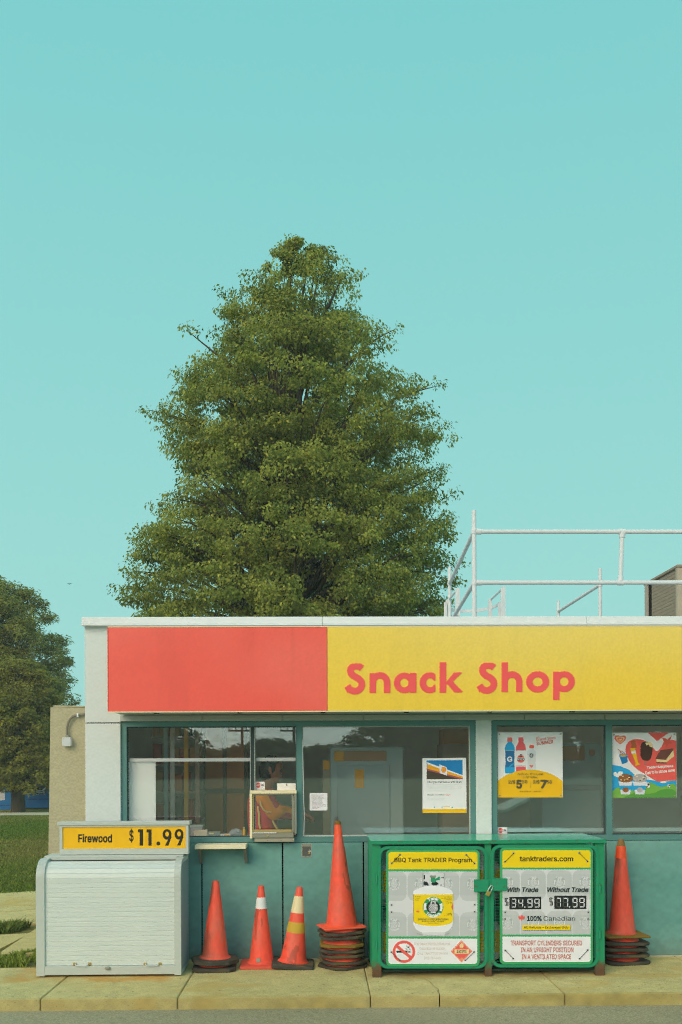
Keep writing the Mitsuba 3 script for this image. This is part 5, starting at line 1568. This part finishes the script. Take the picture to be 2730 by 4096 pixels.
def leaves(cent, rad, n_per, size, seed, cols, droop=0.6, narrow=0.62, axis=None):
    """Leaf clumps: every centre gets n_per folded leaves; returns the mesh and a colour per vertex."""
    r = np.random.default_rng(seed)
    Mc = len(cent)
    c = np.repeat(cent, n_per, 0)
    rd = np.repeat(rad, n_per, 0)
    N = len(c)
    g = r.normal(0, 1, (N, 3))
    g /= np.linalg.norm(g, axis=1, keepdims=True)
    p = c + g * rd * (r.uniform(0, 1, (N, 1)) ** 0.5)
    az = r.uniform(0, 2 * np.pi, N)
    out = p[:, :2] - (axis[:2] if axis is not None else p[:, :2].mean(0))
    out = np.c_[out / (np.linalg.norm(out, axis=1, keepdims=True) + 1e-6), np.zeros(N)]
    ax = np.c_[np.cos(az), np.sin(az), -droop + r.normal(0, 0.45, N)] + 0.5 * out
    ax /= np.linalg.norm(ax, axis=1, keepdims=True)
    up = np.c_[r.normal(0, 0.5, N), r.normal(0, 0.5, N), np.full(N, 0.75)] + 0.8 * out      # blades hang and face outwards
    sd = np.cross(ax, up)
    sd /= np.linalg.norm(sd, axis=1, keepdims=True) + 1e-9
    nm = np.cross(sd, ax)
    s = (size * r.uniform(0.65, 1.25, N))[:, None]
    tip = p + ax * s
    mid = p + ax * s * 0.45 + nm * s * 0.12
    l, rt = mid - sd * s * narrow * 0.5, mid + sd * s * narrow * 0.5
    v = np.stack([p, rt, tip, l], 1).reshape(-1, 3)
    i = np.arange(N)[:, None] * 4
    f = np.concatenate([i + [[0, 1, 2]], i + [[0, 2, 3]]], 0)
    hue = np.clip(np.repeat(r.uniform(0, 1, Mc), n_per) * 0.55 + r.uniform(0, 1, N) * 0.45, 0, 1)[:, None]
    col = np.array(cols[0]) * (1 - hue) + np.array(cols[1]) * hue
    yl = r.uniform(0, 1, N) < 0.035
    col[yl] = np.array(cols[2])
    col = col * r.uniform(0.75, 1.25, (N, 1))
    return trimesh.Trimesh(v, f, process=False), np.repeat(col, 4, 0)


def limbs(base, top, r0, ends, seed, rl=0.05):
    r = np.random.default_rng(seed)
    zt = np.linspace(0, 1, 9)
    wob = np.c_[r.normal(0, 0.06, (9, 2)), np.zeros(9)] * zt[:, None] * 1.0
    tp = base + (top - base) * zt[:, None] + wob
    ms = [tube(tp, r0 * (1 - 0.9 * zt) + 0.01, 10)]
    for e in ends:
        h = np.clip((e[2] - base[2]) / (top[2] - base[2]) * r.uniform(0.62, 0.82) + 0.02, 0.08, 0.95)
        a = base + (top - base) * h
        d = e - a
        m1, m2 = a + d * 0.35 + [0, 0, 0.05 * np.linalg.norm(d)], a + d * 0.7 + [0, 0, 0.08 * np.linalg.norm(d)] + r.normal(0, 0.08, 3)
        rr_0 = min(rl, r0 * (1 - 0.85 * h) * 0.8)
        ms.append(tube(bezier(np.array([a, m1, m2, e]))[::4], np.linspace(rr_0, 0.007, len(bezier(np.array([a, m1, m2, e]))[::4])), 5))
    return cat(ms)


GREENS = ((0.115, 0.165, 0.036), (0.50, 0.51, 0.11), (0.66, 0.58, 0.12))
FARG = ((0.16, 0.16, 0.08), (0.34, 0.31, 0.15), (0.4, 0.35, 0.15))


def tree_thing(name, label, base, top, r0, cent, rad, n_per, size, seed, cols, ends, droop=0.6, narrow=0.62, rl=0.05, group=None, extra=None):
    k = thing(name, label, 'tree', group)
    obj('trunk', limbs(base, top, r0, ends, seed, rl), BARK, k, True)
    m, c = leaves(cent, rad, n_per, size, seed + 1, cols, droop, narrow, base)
    if extra is not None:
        m2, c2 = leaves(extra, np.full((len(extra), 3), 0.17), 24, size, seed + 2, cols, droop, narrow, base)
        m, c = cat([m, m2]), np.vstack([c, c2])
    obj('crown', m, 'm_leaf', k, color=c)
    return k


# the big tree behind the shop: its silhouette was measured in the photograph as left and right reach per height
YT = 22.6
prof = np.array([(528, 622, 722), (556, 600, 748), (600, 597, 800), (640, 545, 832), (680, 505, 842), (720, 492, 868), (760, 470, 912), (800, 465, 915), (850, 425, 950), (880, 388, 1008), (930, 345, 1018), (980, 352, 1042), (1030, 388, 1054), (1070, 405, 1030), (1100, 385, 1052), (1150, 342, 1064), (1200, 308, 1068), (1260, 280, 1058), (1300, 272, 1078), (1340, 252, 1052), (1400, 262, 1034), (1500, 300, 1000), (1620, 380, 930), (1680, 480, 820)], float) * 1.7411
pz_ = PZ(prof[:, 0], YT) if False else np.array([PZ(a, YT) for a in prof[:, 0]])
pl = np.array([PX(a, YT, b) for a, b in zip(prof[:, 1], prof[:, 0])])
pr_ = np.array([PX(a, YT, b) for a, b in zip(prof[:, 2], prof[:, 0])])
o_ = np.argsort(pz_)
pz_, pl, pr_ = pz_[o_], pl[o_], pr_[o_]
tx = PX(1165, YT, 2400)
r_ = np.random.default_rng(11)
ztop = pz_[-1]
Ms = 5200
zz = r_.uniform(pz_[0], ztop - 0.1, Ms)
th = r_.uniform(0, 2 * np.pi, Ms)
Lr, Rr = tx - np.interp(zz, pz_, pl), np.interp(zz, pz_, pr_) - tx
wgt = 0.5 - 0.5 * np.cos(th)            # 0 at +x, 1 at -x
reach = Rr * (1 - wgt) + Lr * wgt
Lr, Rr = np.maximum(Lr - 0.2, 0.16), np.maximum(Rr - 0.2, 0.16)
reach = Rr * (1 - wgt) + Lr * wgt
tot = (Lr + Rr) / 2
keep = r_.uniform(0, 1, Ms) < np.clip(tot / 3.6, 0.13, 1) ** 1.3
u = r_.uniform(0, 1, Ms) ** 0.42
# boughs: the crown is gathered into tiers with gaps between them
cen = np.c_[tx + np.cos(th) * reach * (u - 0.02), YT + np.sin(th) * tot * (u - 0.02), zz - 0.10 * reach * u]
gap = meshkit.fbm(np.c_[cen[:, 0] * 0.85, cen[:, 1] * 0.85, cen[:, 2] * 1.5], 3, 5)
keep &= gap > 0.412
cen, u, reach = cen[keep], u[keep], reach[keep]
rad = np.c_[r_.uniform(0.20, 0.46, len(cen)), r_.uniform(0.20, 0.46, len(cen)), r_.uniform(0.11, 0.24, len(cen))]
rad *= np.clip(reach / 1.3, 0.5, 1.0)[:, None]
cen[:, 0] -= 0.0
# stray sprigs that stick out of the outline, as in the photograph
strays = []
for q, rws in (((430, 757), 3), ((330, 935), 4), ((262, 1345), 3), ((400, 868), 3), ((795, 596), 3), ((832, 628), 2), ((908, 752), 3), ((1005, 885), 4), ((1045, 1000), 3), ((1072, 1295), 4), ((1055, 1130), 3), ((345, 1160), 3), ((300, 1235), 3), ((500, 668), 3), ((555, 630), 3), ((668, 556), 3)):
    b = at(q[0] * 1.7411, q[1] * 1.7411, YT)
    inw = np.array([tx, YT, b[2] - 0.5]) - b
    inw /= np.linalg.norm(inw)
    for s_ in np.linspace(0.05, 0.75, rws + 3):
        strays.append(b + inw * s_ + r_.normal(0, 0.05 + 0.12 * s_, 3))
strays = np.array(strays)
n_out = len(strays)
cen2, rad2 = cen, rad
ends = cen[np.argsort(-u)[:150]]
ends = np.vstack([ends, cen[r_.choice(len(cen), 160, replace=False)], strays[::6]])
base = np.array([tx, YT, -0.05])
print('tree clumps', len(cen2))
tree_thing('big_tree', 'tall broad green tree rising behind the shop roof', base, np.array([PX(1155, YT, 950), YT, ztop - 0.9]), 0.30, cen2, rad2, 104, 0.080, 20, GREENS, ends, 1.15, 0.62, 0.07, None, strays)


def blob_tree(name, label, x, y, z0, z1, rx_, n, n_per, size, seed, cols, trunk_r, clump=0.5, droop=0.5, narrow=0.4, lean=0, low=0.55, group=None):
    r = np.random.default_rng(seed)
    t = r.uniform(0, 1, n)
    th = r.uniform(0, 2 * np.pi, n)
    R_ = rx_ * np.sqrt(np.clip(1 - np.abs((t - 0.42) / (0.60 if True else 1)) ** 2.2, 0.03, 1)) * (0.8 + 0.45 * meshkit.noise(np.c_[np.cos(th) * 1.6, np.sin(th) * 1.6, t * 4], seed))
    uu = r.uniform(0, 1, n) ** 0.5
    c = np.c_[x + np.cos(th) * R_ * uu + lean * t, y + np.sin(th) * R_ * uu, z0 + (z1 - z0) * t]
    c[:, 2] -= 1.0 * np.maximum(meshkit.noise(np.c_[c[:, :2] * 1.1, t * 0], seed + 3) - 0.45, 0) * (1 - t)
    k = meshkit.fbm(c * [0.9 / clump * 0.5, 0.9 / clump * 0.5, 1.3 / clump * 0.5], 3, seed) > 0.40
    c = c[k]
    rd = np.c_[r.uniform(0.5, 1, len(c)), r.uniform(0.5, 1, len(c)), r.uniform(0.3, 0.7, len(c))] * clump
    ends_ = c[r.choice(len(c), min(60, len(c)), replace=False)]
    return tree_thing(name, label, np.array([x, y, -0.08]), np.array([x + lean * 0.8, y, z1 - 0.1 * (z1 - z0)]), trunk_r, c, rd, n_per, size, seed, cols, ends_, droop, narrow, trunk_r * 0.4, group)


yb_ = 43.0
blob_tree('feathery_tree', 'tall feathery tree at the left edge, behind the smaller one', PX(-62, yb_, 2700), yb_, 1.0, PZ(2322, yb_), 3.4, 1700, 60, 0.20, 31, ((0.13, 0.15, 0.036), (0.48, 0.45, 0.11), (0.48, 0.46, 0.13)), 0.32, 0.55, 0.5, 0.30, 0.3)
ys_ = 38.2
blob_tree('leafy_tree', 'smaller olive green tree in front of the blue bins at the left', PX(72, ys_, 3150), ys_, 1.22, PZ(2650, ys_), 1.9, 1300, 60, 0.14, 41, ((0.12, 0.135, 0.030), (0.48, 0.43, 0.09), (0.5, 0.45, 0.1)), 0.27, 0.42, 0.6, 0.42)
blob_tree('hedge_tree', 'dark dense tree between the feathery tree and the tan wall', PX(190, 47, 3000), 47.0, 0.2, PZ(2990, 47), 2.1, 700, 60, 0.2, 51, ((0.09, 0.11, 0.045), (0.22, 0.25, 0.10), (0.26, 0.26, 0.1)), 0.25, 0.5, 0.5, 0.42)

# ================================================================== blue bins far left
YBIN = 40.6


def bin_(label, q0, q1, top, bot, seam, plate):
    k = thing('waste_bin', label, 'waste bin', None)
    a, b = PX(q0, YBIN, 3200), PX(q1, YBIN, 3200)
    z0, z1_ = PZ(bot, YBIN, 60), PZ(top, YBIN, 60)
    z0 = max(z0, -0.02)
    fpoly = sbox(a, z0, b, z1_).buffer(-0.12).buffer(0.12, quad_segs=5).union(sbox(a, z0, b, z0 + 0.3))
    obj('body', ext(fpoly, YBIN + 1.3, 1.3, True), BLUE, k, 20)
    obj('rim', bx(a + 0.1, b - 0.1, YBIN - 0.03, YBIN - 0.001, seam - 0.02, seam + 0.02), M('bin_seam', (22, 72, 120), 0.5) if 'm_bin_seam' not in scene else 'm_bin_seam', k)
    for x in (a + 0.16, b - 0.16):
        obj('rib', bx(x - 0.03, x + 0.03, YBIN - 0.04, YBIN - 0.001, z0 + 0.1, seam - 0.021), BLUE, k)
    obj('lid', bx(a + 0.08, b - 0.08, YBIN - 0.02, YBIN + 1.28, z1_ + 0.001, z1_ + 0.05, 0.01), M('bin_lid', (20, 30, 40), 0.6) if 'm_bin_lid' not in scene else 'm_bin_lid', k)
    return k, z0, z1_


k, z0, z1_ = bin_('blue waste bin at the left edge, half hidden by the small tree', -75, 56, 3148, 3243, PZ(3214, YBIN), None)
layer(k, 'sticker', Polygon([(-30, 3166), (19, 3162), (20, 3200), (-30, 3204)]), YBIN, 5, PGREY)
k, z0, z1_ = bin_('larger blue waste bin with a black Disposal plate, beside the tan wall', 97, 330, 3112, 3232, PZ(3197, YBIN, 150), None)
layer(k, 'plate', Polygon([(140, 3148), (183, 3146), (183, 3178), (140, 3180)]), YBIN, 4, PBLACK)
layer(k, 'lettering', txt('Disposal', 147, 178, 3171, 3164.5, 0.04), YBIN, 9, PWHITE)
layer(k, 'lettering', txt('1-905-405-3060', 147, 181, 3178, 3175, 0.03), YBIN, 9, PWHITE)
layer(k, 'mark', Polygon([(148, 3160), (170, 3160), (183, 3147), (186, 3152), (176, 3162.5), (148, 3162.5)]), YBIN, 9, PWHITE)

# a small bird in the sky
K = 'bird'
tag(K, 'tiny dark bird flying in the sky above the left tree', 'bird')
bp = at(279, 2335, 52.0)
bm = lathe([(0, -0.075), (0.012, -0.06), (0.022, -0.02), (0.020, 0.02), (0.016, 0.045), (0.0, 0.065)], 10)
bm.apply_transform(trimesh.transformations.euler_matrix(0.3, math.radians(75), 0))
obj('body', bm.apply_translation(bp), PBLACK, K, True)
for s in (-1, 1):
    w = trimesh.convex.convex_hull(np.array([(0, -0.03, 0), (0, 0.03, 0), (s * 0.07, 0.035, 0.03), (s * 0.07, -0.01, 0.03), (s * 0.14, -0.03, 0.02), (s * 0.14, -0.025, 0.022), (0, 0, 0.01), (s * 0.07, 0.01, 0.038)]))
    obj('wing', w.apply_translation(bp + [s * 0.015, 0, 0.005]), PBLACK, K)

# ================================================================== the other side of the forecourt, seen only as reflections in the panes


NTH = 'first second third fourth fifth sixth seventh eighth ninth tenth eleventh twelfth thirteenth fourteenth fifteenth sixteenth'.split()


def mirror(px, py, y):
    """Where a thing at depth y (behind the camera) stands, whose reflection in the panes shows at this pixel."""
    D = 2 * YG - y
    x, z = P(px, py, D)
    return float(x), float(z)


for i, (q0, top, yy, wd) in enumerate(((470, 2880, -115, 7.5), (640, 2900, -120, 7.0), (760, 2985, -125, 4.2), (880, 3005, -130, 4.0), (960, 2985, -128, 2.6), (1085, 2958, -126, 4.2), (1180, 3000, -130, 3.5), (1290, 2985, -122, 3.6), (1540, 2890, -118, 6.5), (1720, 2870, -116, 7.0), (1900, 2880, -118, 6.5), (2080, 2890, -112, 6.5), (2260, 2860, -118, 7.5), (2450, 2950, -122, 4.0), (2620, 2870, -118, 7.0), (2840, 2880, -118, 7.0))):
    x, z = mirror(q0, top, yy)
    r = np.random.default_rng(100 + i)
    n = 260
    t, th = r.uniform(0, 1, n), r.uniform(0, 2 * np.pi, n)
    R_ = wd * np.sqrt(np.clip(1 - np.abs((t - 0.4) / 0.62) ** 2.4, 0.03, 1)) * r.uniform(0.55, 1, n)
    c = np.c_[x + np.cos(th) * R_, yy + np.sin(th) * R_ * 0.6, 0.3 + (z - 0.6) * t]
    tree_thing('far_tree', f'{NTH[i]} tree from the left among the dark trees reflected in the shop windows', np.array([x, yy, -0.1]), np.array([x, yy, z - 0.5]), 0.3, c, np.full((n, 3), 0.9) * [1, 1, 0.8], 16, 0.75, 120 + i, FARG, c[:10], 0.5, 0.7, 0.12, 'trees across the forecourt')
for i, q in enumerate((969, 1176)):
    K = thing('utility_pole', ['utility pole with a crossarm reflected left of the mullion in the first window', 'utility pole reflected at the right edge of the first window'][i], 'utility pole')
    x, z = mirror(q, 2905, -105)
    obj('pole', seg((x, -105, -0.1), (x, -105, z + 0.6), 0.16, 8), BARK, K)
    obj('crossarm', bx(x - 1.7, x + 1.1, -105.25, -105.05, z - 0.65, z - 0.45), BARK, K)
    for s in (-1.6, -0.8, 0.5, 1.0):
        obj('insulator', seg((x + s, -105.15, z - 0.45), (x + s, -105.15, z - 0.15), 0.07, 6), GREYM, K)
K = 'kerb_island'
tag(K, 'pale painted kerb island on the forecourt, reflected low in the third window', 'kerb')
p0, p1 = mirror(1985, 3256, -19.0), mirror(2125, 3188, -38.0)
q = np.array([p1[0] - p0[0], -19.0])
nn = np.array([-q[1], q[0]]) / np.linalg.norm(q) * 0.35
pts = [(p0[0] + s * nn[0], -19.0 + s * nn[1]) for s in (-1, 1)] + [(p1[0] + s * nn[0], -38.0 + s * nn[1]) for s in (1, -1)]
obj('kerb', trimesh.convex.convex_hull(np.array([(x, y, z) for x, y in pts for z in (-0.1, 0.05)])), M('kerb_paint', (236, 230, 190), 0.7), K)

# ------------------------------------------------------------------ thin haze volume added to lift the dark tones
scene['haze_medium'] = {'type': 'homogeneous', 'albedo': {'type': 'rgb', 'value': [0.95, 0.95, 0.95]}, 'sigma_t': 0.0014}
scene['haze'] = {'type': 'cube', 'to_world': T().translate([0, 0, 6.7]).scale([262, 262, 7.95]), 'bsdf': {'type': 'null'}, 'interior': {'type': 'ref', 'id': 'haze_medium'}}
tag('haze', 'thin pale haze added around the shop to lift the dark tones', None, None, 'stuff')
scene['camera']['medium'] = {'type': 'ref', 'id': 'haze_medium'}
